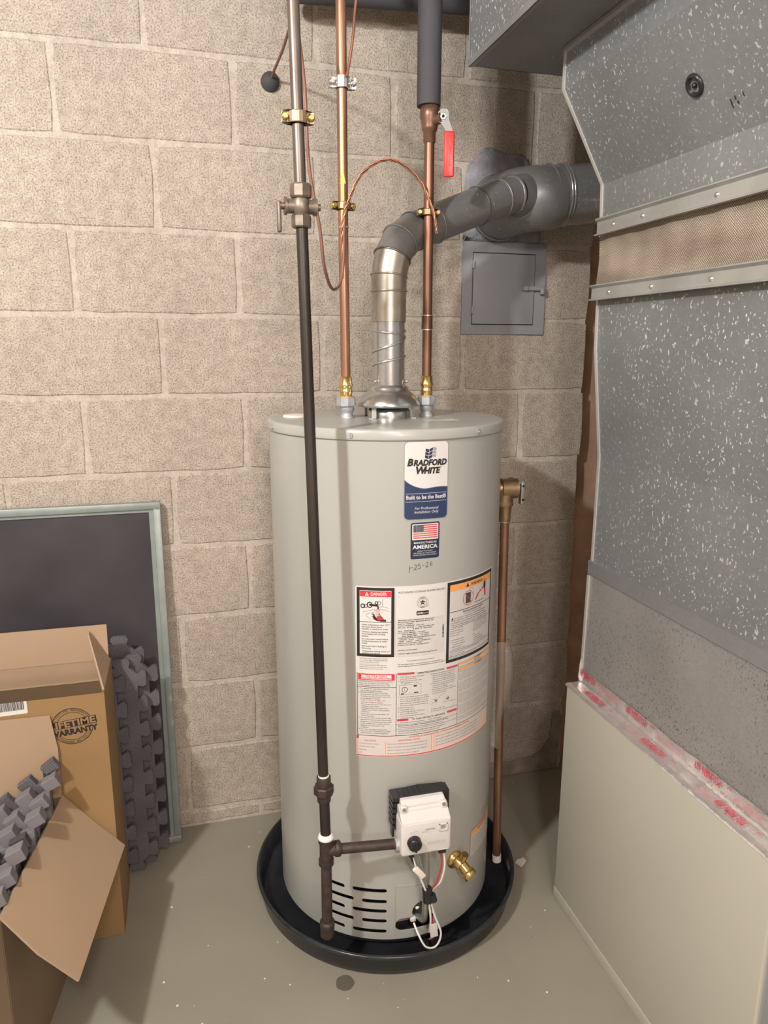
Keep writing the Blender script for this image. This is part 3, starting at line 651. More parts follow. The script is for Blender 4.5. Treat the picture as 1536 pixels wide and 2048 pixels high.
s.para(['8. Depress and hold knob fully down and', '    immediately press igniter button until', '    pilot is lit. Keep knob depressed one', '    minute after pilot lights. Release and it', '    will pop back up. Pilot should remain lit.', '9. If knob does not pop up when released,', '    stop and immediately call your service', '    technician or gas supplier.', '    If pilot will not stay lit after several', '    tries, turn the gas control knob to "OFF"', '    and call your technician.'], .1660, .2055, .0038, .0047)
for i in range(26):
    a = random.uniform(0, 2*PI); l = random.uniform(.002, .008); cx_, cz_ = (.180, .272) if i < 13 else (.212, .273)
    s.line([(cx_, cz_), (cx_+l*math.cos(a), cz_+l*math.sin(a)*.8)], .0006, 'ink', 4)
s.line([(.168, .280), (.180, .272), (.192, .262), (.205, .258)], .0004, 'ink', 4); s.line([(.200, .280), (.232, .282)], .0006, 'ink', 4)
s.para(['10. Replace outer door.', '11. Turn gas control knob to desired setting.'], .1680, .2900, .0038, .0048)
s.rect(.0910, .3055, .1160, .3105, 'red', 3); s.rect(.2100, .3045, .2370, .3095, 'red', 3); s.text('TO TURN OFF GAS TO APPLIANCE', .1640, .3100, .0054, 'ink', align='CENTER', bold=.02, width=.080)
s.text('1. Turn the gas control knob clockwise        to the "OFF" position.', .0930, .3155, .0038); s.rect(.0890, .3185, .2385, .3190, 'black', 3)
s.text('Read and follow water heater WARNINGS and INSTRUCTIONS; if operating', .0930, .3230, .0038, 'black', bold=.012); s.text('instructions are missing, contact the manufacturer for a replacement.', .0930, .3275, .0038); s.rect(.0890, .3300, .2385, .3305, 'black', 3)
s.text('WARNING: Do not apply the voltage source to gas valve. Damage to the', .0930, .3360, .0038, 'black', bold=.008); s.text('valve will render the warranty void. Refer to installation manual.', .0930, .3410, .0038)
s.rect(.2405, .1955, W-.003, .2005, 'orange', 3); s.rect(.2405, .2105, W-.003, .2155, 'orange', 3)
s.text('WARNING', .3000, .1998, .0046, 'black', 5, bold=.02); s.text('WARNING', .3000, .2148, .0046, 'black', 5, bold=.02)
s.poly([(.294, .1998), (.298, .1998), (.296, .1962)], 'black', 5); s.poly([(.294, .2148), (.298, .2148), (.296, .2112)], 'black', 5)
base = ['This water heater must be installed in accordance with local codes; in the absence of local', 'codes install to the latest edition of the National Fuel Gas Code ANSI Z223.1 or CSA B149.1.', 'For installation on combustible flooring. If installed directly on carpeting, install on a metal', 'or wood panel extending beyond the full width and depth by at least three inches.', 'Do not obstruct combustion air openings. Clean burner and air inlet periodically.']
s.text('FIRE HAZARD', .3030, .2050, .0038, 'ink', align='CENTER'); s.text('This unit must be installed upright by a qualified technician.', .2420, .2090, .0036)
for i in range(26):
    if i % 6 == 5: s.rect(.2393, .2200+i*.0047, W-.003, .2203+i*.0047, 'black', 3)
    else: s.text(base[(i*3) % 5], .2420, .2198+i*.0047, .0034, 'ink', width=.119-(.03 if i % 6 == 4 else 0))
# diagnostic code table
s.rect(.0015, .3465, W-.002, .3935, 'pink', 1); s.rect(.0015, .3465, .0060, .3540, 'red', 3)
s.rect(.0060, .3475, W-.006, .3535, 'paper2', 2); s.text('CONTROL DIAGNOSTIC CODES (see installation manual)', .1180, .3525, .0056, 'red', bold=.012, width=.160)
s.rect(.0060, .3550, .1700, .3600, 'paper2', 2); s.text('LED STATUS', .0320, .3592, .0048, 'red', bold=.02, align='CENTER'); s.text('OPERATIONAL STATUS', .1180, .3590, .0048, 'red', bold=.015, align='CENTER')
for i, (a, c) in enumerate((('One flash every four seconds', 'Not an error: indicates pilot is lit in set/Light mode is off.'), ('One flash every second', 'Not an error: indicates main valve is open and main burner is on.'), ('Rapid flash', 'Not an error: indicates that the control is in shutdown mode. Relight pilot.'), ('OFF', 'Not an error: indicates control is in OFF mode. Relight pilot.'))):
    s.rect(.0060, .3615+i*.0076, .0630, .3680+i*.0076, 'paper2', 2); s.rect(.0680, .3615+i*.0076, .1680, .3680+i*.0076, 'paper2', 2)
    s.text(a, .0075, .3662+i*.0076, .0037); s.text(c, .0700, .3662+i*.0076, .0037, width=.090 if i < 3 else .072)
    s.rect(.1790, .3560+i*.0076, .3300, .3625+i*.0076, 'paper2', 2); s.text('Not an error: indicates control status; call a qualified technician for service.', .1810, .3607+i*.0076, .0037, width=.130)
s.rect(.0650, .3600, .0665, .3915, 'orange', 3); s.rect(.1700, .3540, .1716, .3900, 'orange', 3); s.rect(.1760, .3540, .1772, .3890, 'orange', 3); s.rect(.2360, .3540, .2366, .3800, 'orange', 3)
s.rect(.0020, .3935, W-.002, .3955, 'red', 3)
s.build('instruction_label', wh)
# small warning label low on the right, nameplate above
s = Sticker(cmap(math.radians(34.2), .250)); s.rrect(0, 0, .128, .074, .002, 'black', 0); s.rect(.001, .001, .127, .073, 'paper2', 1); s.rect(.0015, .0015, .1265, .0150, 'orange', 2)
s.text('WARNING', .046, .0125, .0100, 'red', 4, bold=.02); s.poly([(.035, .0125), (.044, .0125), (.0395, .0045)], 'red', 4)
for i in range(11): s.text(base[i % 5], .005, .0215+i*.0048, .0037, 'ink', width=.115 if i % 4 != 3 else .07)
s.build('warning_label', wh)
s = Sticker(cmap(math.radians(46.0), .276)); s.rect(0, 0, .075, .016, 'labelgrey', 0); s.build('nameplate', wh)
# access panel: raised outline of the burner door
b = MB(); mp_ = cmap(math.radians(-10.2), .174)
for (u0, v0, u1, v1) in ((0, 0, .0962, .0012), (0, 0, .0012, .130), (.0950, 0, .0962, .12)):
    k = 12; vs = []
    for i in range(k+1):
        u = u0+(u1-u0)*i/k; vs += [mp_(u, v0, 0), mp_(u, v0, .0012), mp_(u, v1, .0012), mp_(u, v1, 0)]
    b.add(vs, [(4*i+j, 4*i+(j+1) % 4, 4*i+4+(j+1) % 4, 4*i+4+j) for i in range(k) for j in range(4)], 'jacket')
b.build('access_panel', wh)
b = MB()
b.lathe([(.0001, .026), (.012, .024), (.018, .014), (.023, .012), (.0235, 0)], hp(3.9, R-.019, .098), 'blackp', axis=hp(3.9, 1, 0)-Vector((HX, HY, 0)), seg=24)
b.box((.655, -.605+.03, .055), (.735, -.560+.03, .063), 'labelgrey')
b.bbox((.694, -.603, .070), (.708, -.590, .084), 'offwhite', .003); b.bbox((.706, -.604, .104), (.718, -.598, .110), 'offwhite', .002)
b.build('burner_assembly', wh)
# gas control valve
T = frame((.7005, -.654, .372), (math.cos(math.radians(-1)), math.sin(math.radians(-1)), 0), (0, 0, 1))
T = T @ Matrix.Rotation(math.radians(0), 4, 'X')
gv = MB()   # local x right, y up, z toward viewer
gv.bbox((-.0570, -.0520, -.030), (.0570, .0300, .036), 'white', .007, T)
side = [(-.052, -.045), (-.052, .034), (.029, .034), (.044, .019), (.060, .010), (.064, -.005), (.064, -.04)]
TT = T @ Matrix(((0, 0, 1, 0), (1, 0, 0, 0), (0, 1, 0, 0), (0, 0, 0, 1)))
# sloping shoulder: profile (y, z) extruded along x
def shell(x0, x1, prof, m):
    n = len(prof); vs = [T @ Vector((x0, y, z)) for y, z in prof]+[T @ Vector((x1, y, z)) for y, z in prof]
    gv.add(vs, [tuple(reversed(range(n))), tuple(range(n, 2*n))]+[(i, (i+1) % n, n+(i+1) % n, n+i) for i in range(n)], m)
shell(-.0550, .0550, [(.020, -.030), (.020, .0355), (.029, .0350), (.041, .0140), (.048, .0130), (.052, .006), (.052, -.030)], 'white')
shell(-.0500, .0500, [(.050, -.030), (.050, .0105), (.058, .0080), (.063, .000), (.063, -.030)], 'white')
valve = gv.build('gas_control_valve', wh)
md = valve.modifiers.new('bev', 'BEVEL'); md.width = .0025; md.segments = 2; md.limit_method = 'ANGLE'; md.angle_limit = .6
b = MB(); n = 11
for i in range(n):
    x = -.058+i*.0116*.98; b.box((x-.0012, .020, -.040), (x+.0100, .070-abs(i-5)*.0009, -.010), 'blackp', T)
for i in range(6): b.box((-.0655, -.010+i*.0135, -.040), (-.050, -.001+i*.0135, -.006), 'blackp', T)
b.box((-.060, -.045, -.045), (.060, .064, -.028), 'blackp', T); b.box((.050, -.02, -.040), (.0625, .058, -.010), 'blackp', T)
b.build('black_backing', valve)
for x, y in ((-.046, .0535), (.044, .0535)):
    b = MB(); b.bbox((x-.0075, y-.016, .002), (x+.0075, y+.004, .0165), 'white', .003, T); b.cyl(T @ Vector((x, y-.002, .015)), T @ Vector((x, y-.002, .0190)), .0042, 'steel', seg=12); b.build('screw', valve)
b = MB(); kn = lambda z: T @ Vector((-.0290, -.0170, z))
b.lathe([(.0001, .052), (.0125, .0515), (.0148, .049), (.0152, .038), (.0160, .035)], T @ Vector((-.0290, -.0170, 0)), 'blackp', axis=T.to_3x3() @ Vector((0, 0, 1)), seg=28)
b.bbox((-.0310, -.0300, .050), (-.0270, -.0040, .0560), 'blackp', .0015, T); b.build('temperature_knob', valve)
s = Sticker(planemap(T @ Matrix.Translation((0, 0, .0361))), .05)
for a in range(-2, 3):
    t_ = a*.55; s.line([(-.029+.0185*math.sin(t_), .017-.0185*math.cos(t_)), (-.029+.0205*math.sin(t_), .017-.0205*math.cos(t_))], .0006, 'labelgrey')
s.text('HOT', -.038, -.0055, .0042, 'labelgrey'); s.text('VERY HOT', -.012, -.003, .0034, 'labelgrey'); s.text('A B C', -.028, -.0075, .0034, 'labelgrey')
s.text('OFF', -.0075, .018, .0034, 'labelgrey'); s.text('PILOT', -.036, .043, .003, 'labelgrey')
s.rrect(-.0045, -.0120, .0165, -.0070, .001, 'paper2', 0); s.text('! WARNING', -.004, -.0078, .0042, 'labelgrey', bold=.02)
s.rrect(.0010, .0210, .0460, .0330, .001, 'paper2', 0); s.para(['Turn knob to OFF before service', 'Set to HOT 120°F for normal use'], .002, .0225, .0030, .0042, 'labelgrey')
s.build('printed_scale', valve)
b = MB(); b.border = None
b.box((.0270, .0010, .036), (.0470, .0045, .0385), 'white', T); b.box((.0270, .0155, .036), (.0470, .0175, .0385), 'white', T); b.box((.0270, .0010, .036), (.0300, .0175, .0385), 'white', T); b.box((.0440, .0010, .036), (.0470, .0175, .0385), 'white', T); b.box((.032, .0055, .036), (.042, .0135, .0368), 'labelgrey', T); b.build('indicator_window', valve)
b = MB(); b.bbox((-.036, -.064, .012), (-.024, -.047, .026), 'blackp', .002, T); b.build('wire_connector', valve); b = MB(); b.bbox((.030, -.061, .016), (.047, -.045, .032), 'blackp', .002, T); b.bbox((.026, -.0485, .012), (.050, -.0455, .036), 'white', .001, T); b.build('wire_connector', valve)
b = MB(); b.cyl((.668-.014, -.662, .335), (.636, -.662, .335), .0165, 'zinc', seg=8); b.build('inlet_boss', valve)
# burner tube and wires
b = MB(); b.tube(bez([(.716, -.640, .325), (.717, -.640, .27), (.718, -.638, .16), (.717, -.630, .10), (.712, -.60, .085)]), .0078, 'tubegrey', 12); b.build('burner_tube', wh)
def wire(name, pts, r, m, par): b = MB(); b.tube(bez(pts, 8), r, m, 8); return b.build(name, par)
wire('wire', [(.738, -.676, .312), (.741, -.676, .275), (.733, -.668, .225), (.720, -.655, .190), (.722, -.652, .16), (.732, -.650, .10), (.735, -.650, .065), (.728, -.640, .050)], .0021, 'wirered', wh)['label'] = 'red wire'
wire('wire', [(.744, -.676, .312), (.748, -.676, .270), (.742, -.668, .225), (.727, -.656, .195), (.724, -.656, .17), (.735, -.655, .125), (.750, -.656, .080), (.746, -.656, .052), (.733, -.656, .040), (.714, -.654, .046), (.701, -.642, .070), (.696, -.62, .085)], .0024, 'wirewhite', wh)['label'] = 'long white wire looping below the burner opening'
wire('wire', [(.672, -.672, .312), (.678, -.674, .290), (.690, -.668, .255), (.705, -.664, .215), (.716, -.660, .180), (.725, -.655, .12), (.728, -.640, .07)], .0024, 'wirewhite', wh)
wire('wire', [(.670, -.672, .315), (.672, -.674, .300), (.679, -.672, .285)], .0030, 'blackp', wh)
wire('wire', [(.690, -.65, .31), (.697, -.654, .28), (.708, -.656, .235), (.718, -.655, .19)], .0018, 'labelgrey', wh)
b = MB(); b.bbox((-.018, -.007, -.003), (.018, .007, .003), 'offwhite', .002, frame((.690, -.672, .262), (.62, 0, -.78), (.78, 0, .62))); b.build('wire_splice', wh)
b = MB(); b.cyl((.714, -.659, .205), (.716, -.659, .172), .012, 'blackp', seg=10); b.cyl((.724, -.664, .192), (.728, -.666, .175), .008, 'blackp', seg=8); b.build('cable_tie', wh)
b = MB(); b.box((-.009, -.018, -.0005), (.009, .018, .0005), 'paper2', frame((.7335, -.654, .085), (1, 0, .1), (-.2, 0, 1))); b.build('wire_tag', wh)
# drain valve
dv = MB(); ax = hp(21.9, 1, 0)-Vector((HX, HY, 0)); p = hp(21.9, R, .205)
dv.lathe([(.022, 0), (.022, .004), (.016, .007), (.013, .010), (.013, .030), (.0001, .032)], p, 'brass', axis=ax, seg=20)
q_ = p+ax*.026; sp = (ax*.62+Vector((.20, 0, -.50))).normalized()
dv.cyl(q_, q_+sp*.020, .0135, 'brass', seg=16); dv.lathe([(.0135, .018), (.0165, .019), (.0165, .034), (.0095, .034), (.0085, .024)], q_, 'brass', axis=sp, seg=16); dv.cyl(q_+sp*.027, q_+sp*.0275, .009, 'dark', seg=12)
dv.cyl(q_+Vector((0, 0, .004)), q_+Vector((.004, -.006, .028)), .006, 'brass', seg=10); dv.cyl(q_+Vector((.003, -.005, .024)), q_+Vector((.005, -.008, .034)), .0085, 'brass', seg=10)
dv.build('drain_valve', wh)
s = Sticker(cmap(math.radians(17.5), .262)); s.rrect(0, 0, .040, .092, .017, 'jacket', 1); s.build('drain_cover_plate', wh)
# temperature and pressure relief valve on the right flank
rv = MB(); P0 = Vector((HX+R*.955, -.392, 1.062)); vx = Vector((.986, -.398, 1.062))
rv.cyl(P0, vx, .019, 'brassd', seg=20); rv.cyl((.968, -.394, 1.062), (.973, -.395, 1.062), .022, 'brassd', seg=20)
rv.cyl(vx-Vector((.010, 0, 0)), vx+Vector((.030, -.004, 0)), .0245, 'brassd', seg=24); rv.cyl(vx+Vector((.012, 0, 0)), vx+Vector((.022, -.002, 0)), .0265, 'brassd', seg=8)
rv.cyl(vx, vx-Vector((0, 0, .040)), .0215, 'brassd', seg=20); rv.cyl(vx-Vector((0, 0, .030)), vx-Vector((0, 0, .0415)), .024, 'brassd', seg=8)
rv.cyl(vx+Vector((.030, 0, .012)), vx+Vector((.040, 0, .012)), .005, 'steel', seg=8)
rvo = rv.build('relief_valve', wh)
b = MB(); b.bbox((1.024, -.412, 1.022), (1.034, -.398, 1.078), 'steel', .002); b.cyl((1.029, -.4135, 1.068), (1.029, -.412, 1.068), .003, 'dark', seg=8); b.cyl((1.029, -.4135, 1.034), (1.029, -.412, 1.034), .003, 'dark', seg=8); b.build('test_lever', rvo)

# relief discharge pipe with plastic sleeve
dp = thing('discharge_pipe', 'vertical copper discharge pipe ending in the black pan at the heater\'s right side', 'pipe', (.992, -.40, .03))
b = MB(); b.tube([(.989, -.399, 1.020), (.991, -.400, .8), (.997, -.400, .4), (1.005, -.400, .030)], .0111, 'copper', 20); b.build('pipe', dp)
b = MB(); b.cyl((.989, -.399, 1.023), (.9892, -.399, .980), .0165, 'brassd', r1=.0135, seg=20); b.cyl((.9892, -.399, .982), (.9892, -.399, .978), .0135, 'solder', seg=20); b.build('pipe_adapter', dp)
b = MB(); b.cyl((1.0055, -.400, .022), (1.005, -.400, .042), .0125, 'tape', seg=16); b.build('white_pipe_end', dp)
pl = MB(); prof = [(.000, .66), (.006, .62), (.010, .55), (.014, .50), (.006, .44), (-.002, .40)]; vs = []; fs = []
for i in range(9):
    z = .67-.28*i/8; wr = .019+.006*math.sin(i*.7); sk = -.004+.010*math.sin(i*.55)
    for j in range(7):
        a = -PI*.9+PI*1.25*j/6; vs.append((.996+sk+wr*1.15*math.cos(a), -.400+wr*math.sin(a), z+(.0 if i < 8 else -.05*(j/6))))
for i in range(8):
    for j in range(6): fs.append((i*7+j, i*7+j+1, i*7+8+j, i*7+7+j))
pl.add(vs, fs, 'film', True); tag(pl.build('plastic_sleeve', None, fix=False), 'torn clear plastic sleeve hanging around the copper discharge pipe', 'plastic sleeve')

# ================================================================ VENT CONNECTOR
vp = thing('vent_pipe', 'sheet metal vent pipe with draft hood rising from heater top and bending right', 'vent pipe', (.712, -.33, 1.2345))
b = MB(); b.lathe([(.070, 0), (.0735, .001), (.0735, .006), (.068, .016), (.060, .027), (.050, .035), (.046, .037), (.046, .043), (.040, .048), (.0375, .050)], (.712, -.33, 1.2600), 'vent', seg=48)
hood = b.build('draft_hood', vp)
for a in (-50, 50, 130, -130):
    t_ = math.radians(a); c, n = math.sin(t_), -math.cos(t_); b = MB()
    TT = frame((.712+c*.060, -.33+n*.060, 1.2345), (-n, c, 0), (0, 0, 1)); b.box((-.006, 0, -.001), (.006, .030, .001), 'cream', TT); b.box((-.006, 0, -.001), (.006, .002, .012), 'cream', TT); b.build('leg', hood)
b = MB(); b.cyl((.712, -.33, 1.305), (.711, -.33, 1.458), .0365, 'vent', seg=40, caps=False); b.box((.745, -.336, 1.306), (.751, -.332, 1.456), 'vent')
for zz in (1.318,):
    for a in (-1, 1): b.cyl((.712+a*.036, -.345, zz), (.712+a*.041, -.348, zz), .003, 'steel', seg=8)
b.build('lower_pipe', vp)
b = MB(); b.tube([(.711+.0385*math.cos(t*.42+2.6), -.33+.0385*math.sin(t*.42+2.6), 1.352+.0026*t*(1+.2*math.sin(t*.3))) for t in range(0, 40)], .0026, 'steel', 6); b.build('wire_wrap', vp)
b = MB(); b.cyl((.711, -.33, 1.452), (.711, -.33, 1.528), .0395, 'venttin', seg=40, caps=False); b.build('upper_pipe', vp)
path = [(.711, -.33, 1.520), (.711, -.33, 1.553), (.720, -.324, 1.594), (.743, -.308, 1.632), (.783, -.282, 1.659), (.840, -.260, 1.681), (.966, -.222, 1.733), (1.035, -.198, 1.758), (1.076, -.183, 1.770)]
mats = ['venttin', 'venttin', 'flue', 'flue', 'flue', 'flue', 'flue', 'flue']
rad = [.0400, .0405, .0412, .0420, .0428, .0435, .0440, .0440, .0440]
tmp = MB(); RG = tmp.tube(path, rad, 'flue', 36, caps=False, gores=True)
for nm, a, c, mm in (('elbow', 0, 2, 'venttin'), ('elbow', 2, 4, 'flue'), ('branch_pipe', 4, 6, 'flue'), ('elbow', 6, 8, 'flue')):
    b = MB()
    for i in range(a, c): b.add(RG[i]+RG[i+1], [(j, (j+1) % 36, 36+(j+1) % 36, 36+j) for j in range(36)], mm, True)
    for R_ in RG[a:c+1]:
        ctr = sum(R_, Vector())/len(R_); b.tube([ctr+(v-ctr)*1.02 for v in R_]+[ctr+(R_[0]-ctr)*1.02], .0022, mm, 6, caps=False)
    b.build(nm, vp)
# flue
fp = thing('flue_pipe', 'large dull galvanised flue pipe entering the wall above the cleanout door', 'flue pipe', (1.08, -.02, 1.76))
b = MB(); b.cyl((1.190, -.14, 1.7805), (1.53, -.14, 1.815), .0765, 'flueb', seg=48, caps=False)
for x in (1.195, 1.228, 1.236, 1.345, 1.352): b.lathe([(.0765, -.003), (.0795, 0), (.0765, .003)], (x, -.14, 1.775+(x-1.12)*.0976), 'flueb', axis=(1, 0, .0976), seg=48)
b.build('pipe', fp)
b = MB()
cpts = []
for i in range(9):
    t_ = i/8*PI/2; cpts.append((1.195-.083*math.sin(t_), -.057-.083*math.cos(t_), 1.778-.008*i/8))
cpts.append((1.112, .00, 1.769))
cpts = [(1.215, -.14, 1.781)]+cpts
b.tube(cpts, [.078]+[.080+.003*i/9 for i in range(10)], 'flue', 40, caps=False)
b.tube([(1.074, -.184, 1.7695), (1.110, -.160, 1.775), (1.17, -.115, 1.780)], [.046, .054, .066], 'flue', 36, caps=False)
b.lathe([(.0445, -.004), (.049, 0), (.0445, .004)], (1.076, -.183, 1.770), 'flue', axis=(.93, .34, .2), seg=36)
b.build('wye_fitting', fp)
b = MB(); b.lathe([(.083, .0), (.088, -.006), (.083, -.012)], (1.112, -.020, 1.769), 'flueb', axis=(0, 1, 0), seg=48); b.build('wall_collar', fp)

# cleanout door
cdn = thing('cleanout_door', 'square grey painted steel cleanout door set in the block wall', 'cleanout door', (1.143, 0, 1.433))
b = MB(); x0, x1, z0, z1 = 1.015, 1.271, 1.433, 1.683; wd = .030
b.box((x0, -.006, z0), (x1, .002, z0+.026), 'graypaint'); b.box((x0, -.006, z1-.028), (x1, .002, z1), 'graypaint'); b.box((x0, -.006, z0+.026), (x0+wd, .002, z1-.028), 'graypaint'); b.box((x1-wd-.004, -.006, z0+.026), (x1, .002, z1-.028), 'graypaint')
b.build('door_frame', cdn)
b = MB(); b.box((x0+wd-.001, -.0015, z0+.025), (x1-wd, .001, z1-.027), 'graydark'); b.build('gap', cdn)
b = MB(); b.bbox((x0+wd+.0018, -.009, z0+.0285), (x1-wd-.0062, -.002, z1-.0305), 'graypaint', .0012); dr = b.build('door_panel', cdn)
for z in (1.621, 1.499): b = MB(); b.cyl((x0+wd+.001, -.011, z-.010), (x0+wd+.001, -.011, z+.010), .0038, 'graypaint', seg=10); b.build('hinge', dr)
b = MB(); b.bbox((1.196, -.016, 1.555), (1.266, -.010, 1.567), 'graypaint', .002); b.cyl((1.204, -.020, 1.561), (1.204, -.008, 1.561), .007, 'graypaint', seg=12); b.bbox((1.253, -.022, 1.545), (1.262, -.006, 1.562), 'graypaint', .002); b.build('latch', dr)

# ================================================================ GAS PIPE
GY = -.645
gp = thing('gas_pipe', 'dark iron gas pipe running down past the heater front to a tee', 'gas pipe', (.486, GY, .12))
px_ = lambda z: .487-.0155*max(0, (z-.45))/1.55*1.5*.9
X = lambda z: .486 if z < .45 else .484-.0245*(z-.45)/1.52
Yg = lambda z: GY+.035*max(0, z-.5)/1.5
pt = lambda z: (X(z)+.001, Yg(z), z)
b = MB(); b.cyl(pt(1.655), pt(2.5), .0108, 'irontop', seg=20); b.build('upper_pipe', gp)
b = MB(); b.cyl(pt(.500), pt(1.625), .0108, 'iron', seg=20); b.build('long_pipe', gp)
b = MB(); b.cyl(pt(.475), pt(.365), .0112, 'iron', seg=20); b.build('short_pipe', gp)
b = MB(); b.cyl(pt(.318), pt(.155), .0118, 'ironfit', seg=20); b.build('drip_leg', gp)
# gas cock
gc = MB(); c0 = Vector(pt(1.640))
gc.hexnut(c0+Vector((0, 0, .014)), c0+Vector((0, 0, .038)), .0195, 'valvegrey', 8); gc.hexnut(c0-Vector((0, 0, .036)), c0-Vector((0, 0, .014)), .0180, 'valvegrey', 8)
gc.lathe([(.013, -.016), (.0175, -.006), (.0175, .006), (.013, .016)], c0, 'valvegrey', seg=20); gc.cyl(c0-Vector((.028, 0, 0)), c0+Vector((.026, 0, 0)), .0125, 'valvegrey', seg=20)
gc.cyl(c0-Vector((.030, 0, 0)), c0-Vector((.026, 0, 0)), .0155, 'valvegrey', seg=20); gc.cyl(c0+Vector((.022, 0, 0)), c0+Vector((.028, 0, 0)), .0150, 'valvegrey', seg=20); gc.cyl(c0+Vector((.026, 0, 0)), c0+Vector((.035, 0, 0)), .006, 'valvegrey', seg=8)
gco = gc.build('shutoff_valve', gp)
b = MB(); b.cyl(c0-Vector((.029, 0, 0)), c0-Vector((.040, 0, 0)), .006, 'valvegrey', seg=10); b.bbox((c0.x-.0435, c0.y-.006, c0.z-.045), (c0.x-.0360, c0.y+.006, c0.z+.008), 'valvegrey', .003); b.build('handle', gco)
# union
b = MB(); c1 = Vector(pt(.488)); b.hexnut(c1+Vector((0, 0, -.012)), c1+Vector((0, 0, .008)), .0215, 'ironfit', 8); b.lathe([(.0130, .030), (.0150, .028), (.0150, .010), (.0150, -.012), (.0145, -.028), (.0118, -.032)], c1, 'ironfit', seg=20); b.cyl(c1+Vector((0, 0, .0295)), c1+Vector((0, 0, .033)), .0118, 'tape', seg=16); b.build('union', gp)
# tee + branch
c2 = Vector((.487, GY, .340)); b = MB()
b.cyl(c2+Vector((0, 0, .028)), c2-Vector((0, 0, .030)), .0140, 'ironfit', seg=20); b.cyl(c2+Vector((0, 0, .030)), c2+Vector((0, 0, .020)), .0165, 'ironfit', seg=20); b.cyl(c2-Vector((0, 0, .034)), c2-Vector((0, 0, .022)), .0165, 'ironfit', seg=20)
b.cyl(c2, c2+Vector((.030, 0, -.002)), .0140, 'ironfit', seg=20); b.lathe([(.0140, .018), (.0170, .020), (.0170, .030), (.0140, .032)], c2, 'ironfit', axis=(1, 0, -.05), seg=20); b.build('tee', gp)
b = MB(); b.cyl(c2+Vector((0, 0, .029)), c2+Vector((0, 0, .040)), .0135, 'tape', seg=20); b.lathe([(.0135, .026), (.0178, .030), (.0168, .035), (.0120, .041)], c2, 'tape', seg=14); b.build('thread_tape', gp)
b = MB(); b.cyl(c2+Vector((.028, 0, -.003)), (.650, -.660, .335), .0112, 'ironfit', seg=20); b.build('branch_pipe', gp)
b = MB(); b.cyl((.640, -.6591, .335), (.646, -.6597, .335), .0135, 'tape', seg=20); b.build('thread_tape', gp)
b = MB(); b.lathe([(.0001, -.040), (.011, -.040), (.0155, -.034), (.0155, -.012), (.0165, -.010), (.0165, 0), (.0118, .002)], (.487, GY, .160), 'ironfit', seg=20); b.build('end_cap', gp)

# ================================================================ CLAMPS
def clamp(c, m, label, wide=.030, hh=.010, rough=False, yaw=0):
    t = thing('pipe_clamp', label, 'pipe clamp', c, 'grounding clamps on the pipes'); c = Vector(c); T = Matrix.Translation(c) @ Matrix.Rotation(yaw, 4, 'Z')
    for nm, s_ in (('front_jaw', -1), ('back_jaw', 1)):
        b = MB(); P = []
        for k in range(9): a = PI*k/8; P.append((-.0125*math.cos(a), s_*.0125*math.sin(a)+s_*.001))
        P2 = [(-wide, s_*.0015)]+P+[(wide, s_*.0015), (wide, s_*.006)]+[(.0165*math.cos(PI*k/8), s_*(.0165*math.sin(PI*k/8)+.001)) for k in range(9)]+[(-wide, s_*.006)]
        b.prism(P2, -hh, hh, m, T); o = b.build(nm, t)
        if rough: md = o.modifiers.new('b', 'BEVEL'); md.width = .002; md.segments = 2; md.limit_method = 'ANGLE'
    for x in (-wide*.80, wide*.80):
        b = MB(); b.cyl(T @ Vector((x, -.0115, 0)), T @ Vector((x, .012, 0)), .0040, 'brass' if rough else 'steel', seg=12); b.lathe([(.0001, .004), (.0045, .003), (.0065, 0)], T @ Vector((x, -.006, 0)), 'brass' if m != 'steel' else 'steel', axis=T.to_3x3() @ Vector((0, -1, 0)), seg=12); b.build('screw', t)
    return t
CLx, CRx, CY = .606, .803, -.33
clamp(pt(1.786), 'bronze', 'cast bronze ground clamp on the dark gas pipe above its valve', .029, .010, True)
clamp((CLx, CY, 1.941), 'steel', 'shiny flat steel clamp high on the left copper pipe', .029, .011)
clamp((CLx, CY, 1.697), 'brassd', 'brass ground clamp lower on left copper pipe with the bare wires', .027, .008, True, .15)
clamp((CRx, CY, 1.693), 'brassd', 'dull brass ground clamp on the right copper pipe below the red lever', .026, .007, True, -.1)

# ================================================================ COPPER WATER PIPES
hw = thing('water_pipe', 'left bright copper water pipe with yellow paint streak above heater', 'water pipe', (CLx, CY, 1.27), 'copper water pipes on heater')
cw = thing('water_pipe', 'right copper water pipe with red lever valve and solder rings', 'water pipe', (CRx, CY, 1.27), 'copper water pipes on heater')
b = MB(); b.tube([(CLx+.003, CY, 1.300), (CLx, CY, 1.6), (CLx-.002, CY, 2.5)], .0111, 'copper', 20); b.build('pipe', hw)
b = MB(); b.cyl((CRx+.002, CY, 1.300), (CRx, CY, 1.84), .0111, 'copperd', seg=20); b.build('pipe', cw)
b = MB()
for i in range(10):
    a0 = -1.75-.35*math.sin(i*.9)*.5; z = 1.675+i*.011; wdt = (.35, .40, .36, .42, .38, .36, 1.0, .62, .30, .12)[i] if i < 10 else .2
    wd2 = (.40, .36, .42, .38, .36, .42, .62, .30, .12, .0)[i]; vs = []
    for zz, w_ in ((z, wdt), (z+.011, wd2)):
        for k in range(5): a = -1.85+w_*(k/4-.5)*1.3; vs.append((CLx+.0114*math.cos(a), CY+.0114*math.sin(a), zz))
    b.add(vs, [(k, k+1, k+6, k+5) for k in range(4)], 'yellow')
